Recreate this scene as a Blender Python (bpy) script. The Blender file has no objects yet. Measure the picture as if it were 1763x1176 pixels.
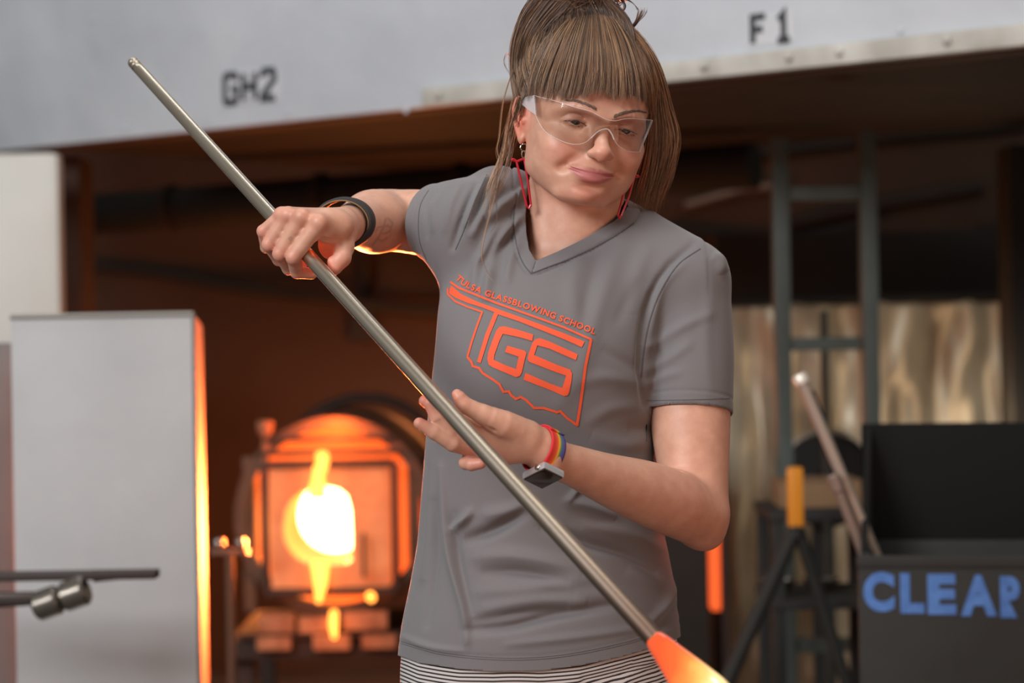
import bpy, bmesh, math, random
import numpy as np
from mathutils import Vector, Matrix
from mathutils.bvhtree import BVHTree
random.seed(7)
rng = np.random.default_rng(11)
PI = math.pi
sc = bpy.context.scene
COL = sc.collection

# ------------------------------------------------------------------ camera
FPX, CX, CY, CAMH = 4163.0, 881.5, 588.0, 1.27     # focal length in pixels of a 1763 x 1176 frame
ROLL = math.radians(1.0)                            # the photographer held the camera one degree off level
DP = 3.08                                           # distance to the woman
cam_d = bpy.data.cameras.new('camera'); cam = bpy.data.objects.new('camera', cam_d); COL.objects.link(cam)
cam_d.sensor_width = 36.0; cam_d.lens = FPX*36.0/1763.0
cam.location = (0, 0, CAMH)
cam.rotation_euler = (Matrix.Rotation(ROLL, 3, 'Y') @ Matrix.Rotation(PI/2, 3, 'X')).to_euler()
cam_d.clip_end = 60
cam_d.dof.use_dof = True; cam_d.dof.focus_distance = 2.97; cam_d.dof.aperture_fstop = 3.9
sc.camera = cam
CR = Vector((math.cos(ROLL), 0, -math.sin(ROLL))); CU = Vector((math.sin(ROLL), 0, math.cos(ROLL)))

def P(px, py, Y):
    """point of the world seen at a photograph pixel, at distance Y along the view axis"""
    r = Vector((0, 1, 0)) + CR*((px-CX)/FPX) + CU*((CY-py)/FPX)
    return Vector((0, 0, CAMH)) + r*Y
def D(px, py, d=0.0):                               # same, measured from the woman's plane (metres behind it)
    return P(px, py, DP+d)
def proj(V):
    V = np.asarray(V, dtype=float) - np.array([0, 0, CAMH])
    y = V[..., 1]
    return np.stack([CX + FPX*(V@np.array(CR))/y, CY - FPX*(V@np.array(CU))/y], -1)

# ------------------------------------------------------------------ world, lights, exposure
vs = sc.view_settings; vs.view_transform = 'Standard'; vs.look = 'None'; vs.gamma = 1; vs.use_curve_mapping = False
vs.exposure = 0.0
w = bpy.data.worlds.new('world'); sc.world = w; w.use_nodes = True
w.node_tree.nodes['Background'].inputs[0].default_value = (1.0, 0.95, 0.90, 1)
w.node_tree.nodes['Background'].inputs[1].default_value = 0.17
def area(name, loc, target, sx, sy, power, color, spread=PI):
    l = bpy.data.lights.new(name, 'AREA'); l.shape = 'RECTANGLE'; l.size = sx; l.size_y = sy; l.energy = power; l.color = color
    o = bpy.data.objects.new(name, l); COL.objects.link(o); o.location = loc
    l.spread = spread
    o.rotation_euler = (Vector(target)-Vector(loc)).to_track_quat('-Z', 'Y').to_euler()
    return o
area('window_light', (-3.0, -0.6, 3.5), (0.1, 4.0, 1.4), 2.4, 1.6, 265, (0.98, 0.985, 1.0))
area('ceiling_light', (0.4, 2.2, 4.2), (0.2, 3.4, 1.0), 1.6, 1.2, 46, (1.0, 0.96, 0.9))
area('warm_fill_light', (1.5, 0.9, 0.5), (0.2, 3.1, 1.0), 2.4, 1.4, 22, (1.0, .48, .30))  # unseen low front fill, added to warm the shirt and pipe
area('ceiling_light', (-1.2, 4.6, 4.3), (-1.0, 6.2, 2.2), 3.0, 1.0, 42, (0.97, 0.98, 1.0))

# ------------------------------------------------------------------ node materials
def lin(c):
    return tuple(((x/255)/12.92 if x/255 <= .04045 else ((x/255+.055)/1.055)**2.4) for x in c)
def mat(name, rgb, rough=0.6, metal=0.0, noise=None, bump=None, emit=None, **kw):
    """noise=(scale, amount, rgb2); bump=(scale, strength, distance)"""
    m = bpy.data.materials.new(name); m.use_nodes = True
    nt = m.node_tree; b = nt.nodes['Principled BSDF']
    b.inputs['Base Color'].default_value = (*lin(rgb), 1); b.inputs['Roughness'].default_value = rough; b.inputs['Metallic'].default_value = metal
    for k, v in kw.items():
        b.inputs[k.replace('_', ' ')].default_value = v
    if noise or bump:
        tc = nt.nodes.new('ShaderNodeTexCoord')
    if noise:
        n = nt.nodes.new('ShaderNodeTexNoise'); n.inputs['Scale'].default_value = noise[0]; n.inputs['Detail'].default_value = 5
        nt.links.new(tc.outputs['Object'], n.inputs['Vector'])
        r = nt.nodes.new('ShaderNodeValToRGB'); r.color_ramp.elements[0].position = .5-.5*noise[1]; r.color_ramp.elements[1].position = .5+.5*noise[1]
        r.color_ramp.elements[0].color = (*lin(noise[2]), 1); r.color_ramp.elements[1].color = (*lin(rgb), 1)
        nt.links.new(n.outputs['Fac'], r.inputs['Fac']); nt.links.new(r.outputs['Color'], b.inputs['Base Color'])
    if bump:
        n = nt.nodes.new('ShaderNodeTexNoise'); n.inputs['Scale'].default_value = bump[0]; n.inputs['Detail'].default_value = 4
        nt.links.new(tc.outputs['Object'], n.inputs['Vector'])
        bp = nt.nodes.new('ShaderNodeBump'); bp.inputs['Strength'].default_value = bump[1]; bp.inputs['Distance'].default_value = bump[2]
        nt.links.new(n.outputs['Fac'], bp.inputs['Height']); nt.links.new(bp.outputs['Normal'], b.inputs['Normal'])
    if emit:
        b.inputs['Emission Color'].default_value = (*emit[0], 1); b.inputs['Emission Strength'].default_value = emit[1]
    return m
def glow(name, rgb, strength):
    m = bpy.data.materials.new(name); m.use_nodes = True; nt = m.node_tree
    nt.nodes.remove(nt.nodes['Principled BSDF'])
    e = nt.nodes.new('ShaderNodeEmission'); e.inputs[0].default_value = (*rgb, 1); e.inputs[1].default_value = strength
    nt.links.new(e.outputs[0], nt.nodes['Material Output'].inputs[0]); return m

# ------------------------------------------------------------------ mesh helpers
def link_mesh(name, verts, faces, m, parent=None, smooth=False):
    me = bpy.data.meshes.new(name); me.from_pydata([tuple(v) for v in verts], [], faces)
    if m is not None:
        for q in (m if isinstance(m, (list, tuple)) else [m]): me.materials.append(q)
    if smooth: me.shade_smooth()
    o = bpy.data.objects.new(name, me); COL.objects.link(o)
    if parent is not None: o.parent = parent; o.matrix_parent_inverse = parent.matrix_world.inverted()
    return o
def link_np(name, V, F, m, parent=None):
    """numpy quads (or tris) -> mesh"""
    me = bpy.data.meshes.new(name); n = F.shape[1]
    me.vertices.add(len(V)); me.vertices.foreach_set('co', np.asarray(V, np.float32).ravel())
    me.loops.add(F.size); me.loops.foreach_set('vertex_index', F.astype(np.int32).ravel())
    me.polygons.add(len(F)); me.polygons.foreach_set('loop_start', np.arange(0, F.size, n, dtype=np.int32))
    me.update(calc_edges=True); me.validate()
    if m is not None:
        for q in (m if isinstance(m, (list, tuple)) else [m]): me.materials.append(q)
    me.shade_smooth()
    o = bpy.data.objects.new(name, me); COL.objects.link(o)
    if parent is not None: o.parent = parent; o.matrix_parent_inverse = parent.matrix_world.inverted()
    return o
class MB:
    """collects simple solids into one mesh"""
    def __init__(s): s.v = []; s.f = []; s.sm = []
    def add(s, v, f, sm=False):
        n = len(s.v); s.v += [tuple(x) for x in v]; s.f += [tuple(i+n for i in q) for q in f]; s.sm += [sm]*len(f); return s
    def box(s, c, size, R=None, bev=0.0):
        bm = bmesh.new(); bmesh.ops.create_cube(bm, size=1)
        for v in bm.verts: v.co = Vector((v.co.x*size[0], v.co.y*size[1], v.co.z*size[2]))
        if bev: bmesh.ops.bevel(bm, geom=bm.edges[:], offset=bev, segments=2, affect='EDGES', profile=.7)
        R = R or Matrix.Identity(3)
        bm.verts.index_update()
        s.add([R@v.co + Vector(c) for v in bm.verts], [[v.index for v in f.verts] for f in bm.faces]); bm.free(); return s
    def tube(s, pts, r, seg=12, cap=True):
        pts = [Vector(p) for p in pts]; n = len(pts)
        rs = r if isinstance(r, (list, tuple)) else [r]*n
        V = []; F = []; prev = None
        for i, p in enumerate(pts):
            t = (pts[min(i+1, n-1)]-pts[max(i-1, 0)]).normalized()
            if prev is None:
                a = Vector((0, 0, 1)) if abs(t.z) < .9 else Vector((1, 0, 0)); u = t.cross(a).normalized()
            else:
                u = (prev - t*prev.dot(t)).normalized()
            prev = u; q = t.cross(u)
            for k in range(seg):
                an = 2*PI*k/seg; V.append(p+(u*math.cos(an)+q*math.sin(an))*rs[i])
        for i in range(n-1):
            for k in range(seg):
                a = i*seg+k; b = i*seg+(k+1) % seg; F.append((a, b, b+seg, a+seg))
        if cap: F.append(tuple(range(seg))[::-1]); F.append(tuple(range((n-1)*seg, n*seg)))
        return s.add(V, F, True)
    def lathe(s, c, axis, prof, seg=32):
        """profile of (distance along axis, radius)"""
        ax = Vector(axis).normalized(); a = Vector((0, 0, 1)) if abs(ax.z) < .9 else Vector((1, 0, 0)); u = ax.cross(a).normalized(); q = ax.cross(u)
        V = []; F = []
        for (t, r) in prof:
            for k in range(seg):
                an = 2*PI*k/seg; V.append(Vector(c)+ax*t+(u*math.cos(an)+q*math.sin(an))*r)
        for i in range(len(prof)-1):
            for k in range(seg):
                x = i*seg+k; y = i*seg+(k+1) % seg; F.append((x, y, y+seg, x+seg))
        return s.add(V, F, True)
    def build(s, name, m, parent=None):
        o = link_mesh(name, s.v, s.f, m, parent); o.data.polygons.foreach_set('use_smooth', s.sm)
        try: o.data.set_sharp_from_angle(angle=math.radians(40))
        except Exception: pass
        bm = bmesh.new(); bm.from_mesh(o.data); bmesh.ops.recalc_face_normals(bm, faces=bm.faces[:]); bm.to_mesh(o.data); bm.free()
        return o
def tag(o, label=None, cat=None, group=None, kind=None):
    if label: o['label'] = label
    if cat: o['category'] = cat
    if group: o['group'] = group
    if kind: o['kind'] = kind
    return o
def thing(name, label, cat, loc=(0, 0, 0), group=None):
    o = bpy.data.objects.new(name, None); COL.objects.link(o); o.location = loc; o.empty_display_size = .05
    bpy.context.view_layer.update()
    return tag(o, label, cat, group)
def catmull(pts, n):
    p = np.asarray(pts, float); k = len(p)
    t = np.linspace(0, k-1, n); i = np.clip(t.astype(int), 0, k-2); u = (t-i)[:, None]
    g = lambda j: p[np.clip(j, 0, k-1)]
    a, b, c, d = g(i-1), g(i), g(i+1), g(i+2)
    return .5*((2*b)+(c-a)*u+(2*a-5*b+4*c-d)*u*u+(3*b-a-3*c+d)*u**3)

def bar(pts, w0, w1=None):
    """stroke of given width along a polyline -> polygon with mitred corners"""
    p = np.asarray(pts, float); w1 = w0 if w1 is None else w1; n = len(p); L = []; R_ = []
    for i in range(n):
        a = p[i]-p[i-1] if i > 0 else None; b = p[i+1]-p[i] if i < n-1 else None
        t = [q/np.linalg.norm(q) for q in (a, b) if q is not None]; d = sum(t); d /= np.linalg.norm(d); nn = np.array([-d[1], d[0]])
        k = 1/max(abs(nn@np.array([-t[0][1], t[0][0]])), .45); w = (w0+(w1-w0)*i/(n-1))/2*k
        L.append(p[i]+nn*w); R_.append(p[i]-nn*w)
    return [tuple(q) for q in L]+[tuple(q) for q in R_[::-1]]

# ------------------------------------------------------------------ distance-field sculpting
class Vol:
    """a signed-distance volume that solids are blended into; units are whatever the caller uses"""
    def __init__(s, lo, hi, h):
        s.lo = np.array(lo, float); s.h = h; s.n = np.ceil((np.array(hi)-s.lo)/h).astype(int)+1
        s.F = np.full(s.n, 10.0*h+1.0, np.float32)
        s.ax = [s.lo[k]+h*np.arange(s.n[k]) for k in range(3)]
    def _sub(s, lo, hi):
        a = np.clip(np.floor((lo-s.lo)/s.h).astype(int), 0, s.n); b = np.clip(np.ceil((hi-s.lo)/s.h).astype(int)+1, 0, s.n)
        if np.any(b <= a): return None, None
        sl = tuple(slice(a[k], b[k]) for k in range(3))
        X = s.ax[0][sl[0]][:, None, None].astype(np.float32); Y = s.ax[1][sl[1]][None, :, None].astype(np.float32); Z = s.ax[2][sl[2]][None, None, :].astype(np.float32)
        return sl, (X, Y, Z)
    def mix(s, lo, hi, fn, k, op='+'):
        m = k*1.7+2*s.h
        sl, g = s._sub(np.minimum(lo, hi)-m, np.maximum(lo, hi)+m)
        if sl is None: return s
        d = fn(*g).astype(np.float32); F = s.F[sl]; F, d = np.broadcast_arrays(F, d)
        k = max(k, 1e-6)
        if op == '+':
            h = np.maximum(k-np.abs(F-d), 0)/k; s.F[sl] = np.minimum(F, d)-h*h*k*.25
        else:
            h = np.maximum(k-np.abs(F+d), 0)/k; s.F[sl] = np.maximum(F, -d)+h*h*k*.25
        return s
    def ell(s, c, r, k=0, R=None, op='+'):
        c = np.array(c, float); r = np.array(r, float); R = np.eye(3) if R is None else np.array(R, float)   # rows of R: local axes
        ext = np.sqrt(((R.T*r)**2).sum(1))
        def fn(X, Y, Z):
            x, y, z = X-c[0], Y-c[1], Z-c[2]
            a = R[0, 0]*x+R[0, 1]*y+R[0, 2]*z; b = R[1, 0]*x+R[1, 1]*y+R[1, 2]*z; e = R[2, 0]*x+R[2, 1]*y+R[2, 2]*z
            k0 = np.sqrt((a/r[0])**2+(b/r[1])**2+(e/r[2])**2); k1 = np.sqrt((a/r[0]**2)**2+(b/r[1]**2)**2+(e/r[2]**2)**2)
            return k0*(k0-1)/np.maximum(k1, 1e-6)
        return s.mix(c-ext, c+ext, fn, k, op)
    def cone(s, a, b, r1, r2, k=0, op='+', flat=None):
        """tapered capsule; flat=(axis, factor) squashes it across an axis"""
        a = np.array(a, float); b = np.array(b, float); ab = b-a; L2 = max((ab**2).sum(), 1e-9); rm = max(r1, r2)
        if flat is not None: fa = np.array(flat[0], float); fa /= np.linalg.norm(fa); ff = 1/flat[1]-1
        def fn(X, Y, Z):
            x, y, z = X-a[0], Y-a[1], Z-a[2]
            t = np.clip((x*ab[0]+y*ab[1]+z*ab[2])/L2, 0, 1)
            x = x-t*ab[0]; y = y-t*ab[1]; z = z-t*ab[2]
            if flat is not None:
                q = (x*fa[0]+y*fa[1]+z*fa[2])*ff; x = x+q*fa[0]; y = y+q*fa[1]; z = z+q*fa[2]
            return np.sqrt(x*x+y*y+z*z)-(r1+(r2-r1)*t)
        return s.mix(np.minimum(a, b)-rm, np.maximum(a, b)+rm, fn, k, op)
    def path(s, pts, rs, k=0, op='+', n=None, flat=None):
        pts = np.asarray(pts, float); rs = np.broadcast_to(np.asarray(rs, float), (len(pts),))
        if n: q = catmull(np.c_[pts, rs], n); pts, rs = q[:, :3], q[:, 3]
        lo = (pts-rs[:, None]).min(0); hi = (pts+rs[:, None]).max(0)
        if flat is not None: fa = np.array(flat[0], float); fa /= np.linalg.norm(fa); ff = 1/flat[1]-1
        def fn(X, Y, Z):
            best = None
            for i in range(len(pts)-1):
                a = pts[i]; ab = pts[i+1]-a; L2 = max((ab**2).sum(), 1e-9)
                x, y, z = X-a[0], Y-a[1], Z-a[2]; t = np.clip((x*ab[0]+y*ab[1]+z*ab[2])/L2, 0, 1)
                x = x-t*ab[0]; y = y-t*ab[1]; z = z-t*ab[2]
                if flat is not None:
                    q = (x*fa[0]+y*fa[1]+z*fa[2])*ff; x = x+q*fa[0]; y = y+q*fa[1]; z = z+q*fa[2]
                d = np.sqrt(x*x+y*y+z*z)-(rs[i]+(rs[i+1]-rs[i])*t)
                best = d if best is None else np.minimum(best, d)
            return best
        return s.mix(lo, hi, fn, k, op)
    def surface(s):
        """surface nets"""
        F = s.F; S = F < 0; n = F.shape
        c = [S[i:n[0]-1+i, j:n[1]-1+j, k:n[2]-1+k] for i in (0, 1) for j in (0, 1) for k in (0, 1)]
        tot = np.zeros(c[0].shape, np.int8)
        for q in c: tot += q
        act = (tot > 0) & (tot < 8); idx = np.argwhere(act); ID = np.full(act.shape, -1, np.int64); ID[act] = np.arange(len(idx))
        off = np.array([(i, j, k) for i in (0, 1) for j in (0, 1) for k in (0, 1)])
        val = np.stack([F[idx[:, 0]+o[0], idx[:, 1]+o[1], idx[:, 2]+o[2]] for o in off], 1)
        acc = np.zeros((len(idx), 3)); cnt = np.zeros(len(idx))
        for a in range(8):
            for b in range(a+1, 8):
                if np.abs(off[a]-off[b]).sum() != 1: continue
                va, vb = val[:, a], val[:, b]; m = (va < 0) != (vb < 0)
                t = np.where(m, va/np.where(m, va-vb, 1), 0)
                acc += m[:, None]*(off[a]+(off[b]-off[a])*t[:, None]); cnt += m
        V = s.lo+s.h*(idx+acc/cnt[:, None]); quads = []
        for ax in range(3):
            o1 = np.eye(3, dtype=int)[(ax+1) % 3]; o2 = np.eye(3, dtype=int)[(ax+2) % 3]
            sl0 = [slice(None)]*3; sl1 = [slice(None)]*3; sl0[ax] = slice(0, -1); sl1[ax] = slice(1, None)
            A = S[tuple(sl0)]; B = S[tuple(sl1)]; e = np.argwhere(A != B)
            ok = np.ones(len(e), bool)
            for k in range(3):
                if k == ax: ok &= e[:, k] < n[k]-1
                else: ok &= (e[:, k] > 0) & (e[:, k] < n[k]-1)
            e = e[ok]; flip = A[tuple(e.T)]
            q = np.stack([ID[tuple((e-o1-o2).T)], ID[tuple((e-o2).T)], ID[tuple(e.T)], ID[tuple((e-o1).T)]], 1)
            q[~flip] = q[~flip][:, ::-1]; quads.append(q)
        return V, np.concatenate(quads)
def relax(V, Fq, it=2, lam=.5):
    """light smoothing of a quad mesh"""
    for _ in range(it):
        acc = np.zeros_like(V); cnt = np.zeros(len(V))
        for a, b in ((0, 1), (1, 2), (2, 3), (3, 0)):
            for i, j in ((a, b), (b, a)):
                for k in range(3): acc[:, k] += np.bincount(Fq[:, i], V[Fq[:, j], k], len(V))
                cnt += np.bincount(Fq[:, i], minlength=len(V))
        V = V+lam*(acc/np.maximum(cnt, 1)[:, None]-V)
    return V
def vnormals(V, Fq):
    n = np.cross(V[Fq[:, 2]]-V[Fq[:, 0]], V[Fq[:, 3]]-V[Fq[:, 1]]) if Fq.shape[1] == 4 else np.cross(V[Fq[:, 1]]-V[Fq[:, 0]], V[Fq[:, 2]]-V[Fq[:, 0]])
    N = np.zeros_like(V)
    for c in range(Fq.shape[1]):
        for k in range(3): N[:, k] += np.bincount(Fq[:, c], n[:, k], len(V))
    return N/np.maximum(np.linalg.norm(N, axis=1), 1e-12)[:, None]
def set_color(o, name, rgba):
    a = o.data.color_attributes.new(name, 'FLOAT_COLOR', 'POINT'); a.data.foreach_set('color', np.asarray(rgba, np.float32).ravel())
def np3(v): return np.array(v, float)
# ================================================================== the workshop
def struct(o): o['kind'] = 'structure'; return o
def frame(n, up=(0, 0, 1)):
    """columns: along, outward-normal, up"""
    n = Vector(n).normalized(); u = Vector(up); a = n.cross(u).normalized(); return Matrix((a, n, u)).transposed()
def hx(px, Y): return (P(px, 588, Y)).x
floor_m = mat('concrete', (92, 88, 84), .8, noise=(3, .5, (64, 60, 57)), bump=(30, .2, .01))
struct(MB().box((0, 4.5, -.05), (12, 14, .1)).build('floor', floor_m))
wall_m = mat('brown_board', (86, 64, 48), .9, noise=(1.3, .6, (60, 44, 33)))
struct(MB().box((0, 9.5, 2.2), (12, .15, 4.4)).build('wall_back', wall_m))
dark_m = mat('sooty_steel', (58, 46, 38), .8, noise=(4, .5, (40, 33, 28)))
grime = mat('dark_paint', (40, 38, 33), .75, noise=(5, .5, (28, 26, 23)))
# the white sheet-metal canopy, running away to the left
white_m = mat('white_sheet_steel', (198, 202, 206), .42, noise=(2.2, .5, (176, 181, 187)), bump=(1.6, .6, .05))
A_ = P(105, 250, 7.0); B_ = P(1763, 78, 5.0); zb = (A_.z+B_.z)/2
d_ = Vector((B_.x-A_.x, B_.y-A_.y, 0)); d_.normalize(); nrm = Vector((d_.y, -d_.x, 0))
Fm = Matrix((d_, -nrm, Vector((0, 0, 1)))).transposed()          # local x along, y into the canopy, z up
def hood(px, py):                                                # a picture point carried onto the canopy's face
    r = P(px, py, 1)-Vector((0, 0, CAMH)); o = Vector((0, 0, CAMH)); t = (A_-o).dot(nrm)/r.dot(nrm); return o+r*t
LA = A_-d_*.9; LA.z = zb; LB = B_+d_*1.2; LB.z = zb; mid = (LA+LB)/2; Lh = (LB-LA).length
canopy = thing('extraction_canopy', 'white sheet-steel hood over the furnaces, marked GH2 and F1', 'hood', tuple(mid))
MB().box(mid-nrm*.0+Vector((0, 0, .75))-nrm*.02, (Lh, .04, 1.5), Fm, .006).build('front_panel', white_m, canopy)
MB().box(mid-nrm*1.3+Vector((0, 0, .10)), (Lh, 2.5, .04), Fm).build('soffit', dark_m, canopy)
MB().box(mid-nrm*.07+Vector((0, 0, .02)), (Lh, .08, .05), Fm).build('inner_flange', mat('scorched_steel', (88, 52, 36), .7, noise=(6, .6, (50, 34, 26))), canopy)
cream = mat('cream_paint', (196, 194, 186), .5, noise=(9, .4, (160, 156, 146)))
R0 = hood(735, 184); R1 = LB; rc = (R0+R1)/2; rc.z = zb+.022
MB().box(rc+nrm*.010, ((R1-R0).length, .02, .046), Fm, .004).build('angle_rail', cream, canopy)
for px, py in ((765, 176), (985, 168), (1222, 132), (1368, 118), (1455, 106), (1640, 84)):
    c = hood(px, py-2)+nrm*.022; c.z = zb+.026
    MB().lathe(c, nrm, [(0, .011), (.004, .010), (.007, .006), (.008, .0)], 12).build('bolt', cream, canopy)
for px, py in ((1222, 95), (1368, 87), (1550, 52), (700, 190), (495, 195), (215, 222), (160, 35), (950, 130)):
    c = hood(px, py)+nrm*.001; MB().lathe(c, nrm, [(0, .009), (.003, .008), (.005, .0)], 10).build('rivet', white_m, canopy)
stencil = mat('black_stencil_paint', (44, 46, 50), .7, noise=(60, .5, (66, 68, 72)))
backing = mat('chalky_white', (190, 193, 196), .7)
def word(txt, c, along, n, h, width, m, parent, name='lettering', bold=.03, depth=.0012):
    """raised lettering of given cap height and width, centred at c"""
    cu = bpy.data.curves.new('t', 'FONT'); cu.body = txt; cu.size = 1; cu.offset = bold; cu.align_x = 'CENTER'; cu.extrude = .01
    ob = bpy.data.objects.new('t', cu); COL.objects.link(ob); me = ob.to_mesh(); v = np.array([tuple(q.co) for q in me.vertices]); f = [tuple(p.vertices) for p in me.polygons]
    ob.to_mesh_clear(); bpy.data.objects.remove(ob); bpy.data.curves.remove(cu)
    a = np3(Vector(along).normalized()); n = np3(Vector(n).normalized()); u = np.cross(a, n); u = u if u[2] > 0 else -u
    x = (v[:, 0]-(v[:, 0].min()+v[:, 0].max())/2)/(np.ptp(v[:, 0]))*width; y = (v[:, 1]-(v[:, 1].min()+v[:, 1].max())/2)/np.ptp(v[:, 1])*h; z = (v[:, 2]/.02+.5)*depth
    return link_mesh(name, np3(c)+x[:, None]*a+y[:, None]*u+z[:, None]*n, f, m, parent)
def block_word(txt, c, along, n, h, pitch, m, parent):
    """angular stencil capitals made of strokes"""
    ST = {'G': [[(.9, .78), (.9, .9), (.8, 1), (.2, 1), (.1, .9), (.1, .1), (.2, 0), (.8, 0), (.9, .1), (.9, .48), (.55, .48)]], 'H': [[(.12, 0), (.12, 1)], [(.88, 0), (.88, 1)], [(.12, .5), (.88, .5)]],
          '2': [[(.1, .78), (.1, .9), (.2, 1), (.8, 1), (.9, .9), (.9, .66), (.1, .12), (.1, 0), (.92, 0)]], 'F': [[(.15, 0), (.15, 1), (.9, 1)], [(.15, .52), (.75, .52)]],
          '1': [[(.2, .8), (.5, 1), (.5, 0)], [(.15, 0), (.85, 0)]]}
    a = Vector(along).normalized(); u = Vector((0, 0, 1)); n = Vector(n).normalized(); wd = .29
    for i, ch in enumerate(txt):
        mb = MB(); ox = (i-(len(txt)-1)/2)*pitch
        for s in ST[ch]:
            pg = bar([(x*h*.62, y*h*.80+.1*h*0) for x, y in s], wd*h*.72); k = len(pg)//2
            V = [Vector(c)+a*(ox+x-.31*h)+u*(y-.4*h)+n*z for z in (0.0, .0015) for x, y in pg]; m2 = len(pg)
            F = [(j, j+1, m2-2-j, m2-1-j) for j in range(k-1)]
            mb.add(V, [tuple(q+m2 for q in f) for f in F]+[(j, (j+1) % m2, (j+1) % m2+m2, j+m2) for j in range(m2)])
        mb.build('letter', m, parent)
def sgn_plate(px0, py0, px1, py1, name):
    c = hood((px0+px1)/2, (py0+py1)/2); wv = (hood(px1, (py0+py1)/2)-hood(px0, (py0+py1)/2)).length; hh = (hood((px0+px1)/2, py0)-hood((px0+px1)/2, py1)).length
    return c, wv, hh
c, wv, hh = sgn_plate(381, 122, 480, 176, 'GH2')
MB().box(c+nrm*.001, (wv*1.02, .002, hh*1.02), Fm).build('stencil_ground', backing, canopy)
block_word('GH2', c+nrm*.0025, d_, nrm, hh*1.08, wv/3.05, stencil, canopy)
c, wv, hh = sgn_plate(1291, 24, 1366, 74, 'F1')
MB().box(c+nrm*.001, (wv*1.12, .002, hh*1.10), Fm).build('stencil_ground', backing, canopy)
block_word('F1', c+nrm*.0025, d_, nrm, hh*1.12, wv/1.75, stencil, canopy)
# tall white cabinet holding the canopy's left end
def slab(name, label, cat, px0, px1, ztop, Y, depth, m, zb_=0.0, bev=.012):
    x0, x1 = hx(px0, Y), hx(px1, Y); t = thing(name, label, cat, ((x0+x1)/2, Y+depth/2, zb_))
    MB().box(((x0+x1)/2, Y+depth/2, (ztop+zb_)/2), (x1-x0, depth, ztop-zb_), None, bev).build('body', m, t); return t
cab = slab('tall_cabinet', 'tall cream-white steel cabinet at the left end of the hood', 'cabinet', -330, 106, P(60, 262, 6.9).z, 6.9, .09, mat('cream_steel', (206, 205, 196), .38, noise=(2, .5, (186, 184, 174))), 0, .03)
jm = slab('steel_jamb', 'narrow brown steel post beside the white cabinet', 'post', 110, 141, zb-.01, 7.3, .25, mat('rusty_steel', (78, 48, 32), .75, noise=(6, .6, (52, 34, 24))), 0, .004)
# things on the far wall, lit by the furnace and the fill lamps added round it
duct = thing('air_duct', 'sooty round air duct running along under the hood', 'duct', tuple(P(500, 345, 8.6)))
MB().tube([P(120, 372, 8.9), P(870, 318, 8.2), P(1300, 285, 7.8)], .075, 20).build('pipe', grime, duct)
for px in (300, 560, 800): a = P(px, 372-(px-120)*.072, 8.9-(px-120)*.00093); MB().lathe(a-Vector((.02, .018, 0)), Vector((1, -.45, .05)), [(0, .08), (0, .086), (.03, .086), (.03, .08)], 20).build('joint_band', dark_m, duct)
gas = thing('gas_hose', 'black gas hose sagging across the dark wall behind the pipe', 'hose', tuple(P(350, 480, 8.4)))
MB().tube([tuple(q) for q in catmull([P(120, 455, 9.4), P(260, 468, 9.4), P(420, 497, 9.35), P(560, 512, 9.3), P(700, 532, 9.28), P(880, 540, 9.28)], 40)], .024, 10).build('hose', grime, gas)
gp = thing('conduit', 'thin vertical conduit on the brown wall behind her raised hand', 'pipe', tuple(P(617, 500, 8.7)))
MB().tube([P(625, 330, 9.4), P(625, 590, 9.4)], .028, 10).box(P(625, 560, 9.38), (.10, .06, .13), None, .01).build('tube', grime, gp)
cp = thing('control_panel', 'brown metal panel fixed to the wall between her arm and the pipe', 'panel', tuple(P(800, 620, 8.9)))
MB().box(P(745, 440, 9.39), (.42, .08, .30), None, .01).build('box', dark_m, cp)

# ------------------------------------------------------------------ glory hole
def V3_(px, py, Y): return P(px, py, Y)
FY = 7.2; k_ = FY/FPX
fc = V3_(572, 905, FY)
fur = thing('glory_hole', 'round reheating furnace glowing orange-white through its square doors', 'furnace', (fc.x, FY, 0))
shell_m = mat('furnace_steel', (120, 82, 58), .7, .2, noise=(9, .5, (74, 50, 38)))
fibre_m = mat('hot_fibre_board', (205, 150, 110), .9, noise=(14, .5, (170, 110, 80)), emit=((1.0, .17, .022), .24))
front = (0, -1, 0)
MB().lathe(fc+Vector((.01, .9, .03)), front, [(0, .01), (0, .30), (.93, .30), (.95, .295), (.95, .262), (.90, .262)], 56).build('drum', shell_m, fur)
MB().lathe(fc+Vector((.01, .9, .03)), front, [(.90, .263), (.88, .262), (.88, .12), (.90, .11)], 56).build('drum_lining', mat('hot_lining', (215, 150, 100), .9, emit=((1.0, .12, .015), .9)), fur)
frame_m = mat('scaled_iron', (66, 48, 40), .65, .4)
MB().tube([fc+Vector((.26*math.cos(a)+.05, -.04+.9, .14+.22*math.sin(a))) for a in np.linspace(.15, PI-.15, 24)], .02, 10).build('arch_band', frame_m, fur)
half = .188
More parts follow.
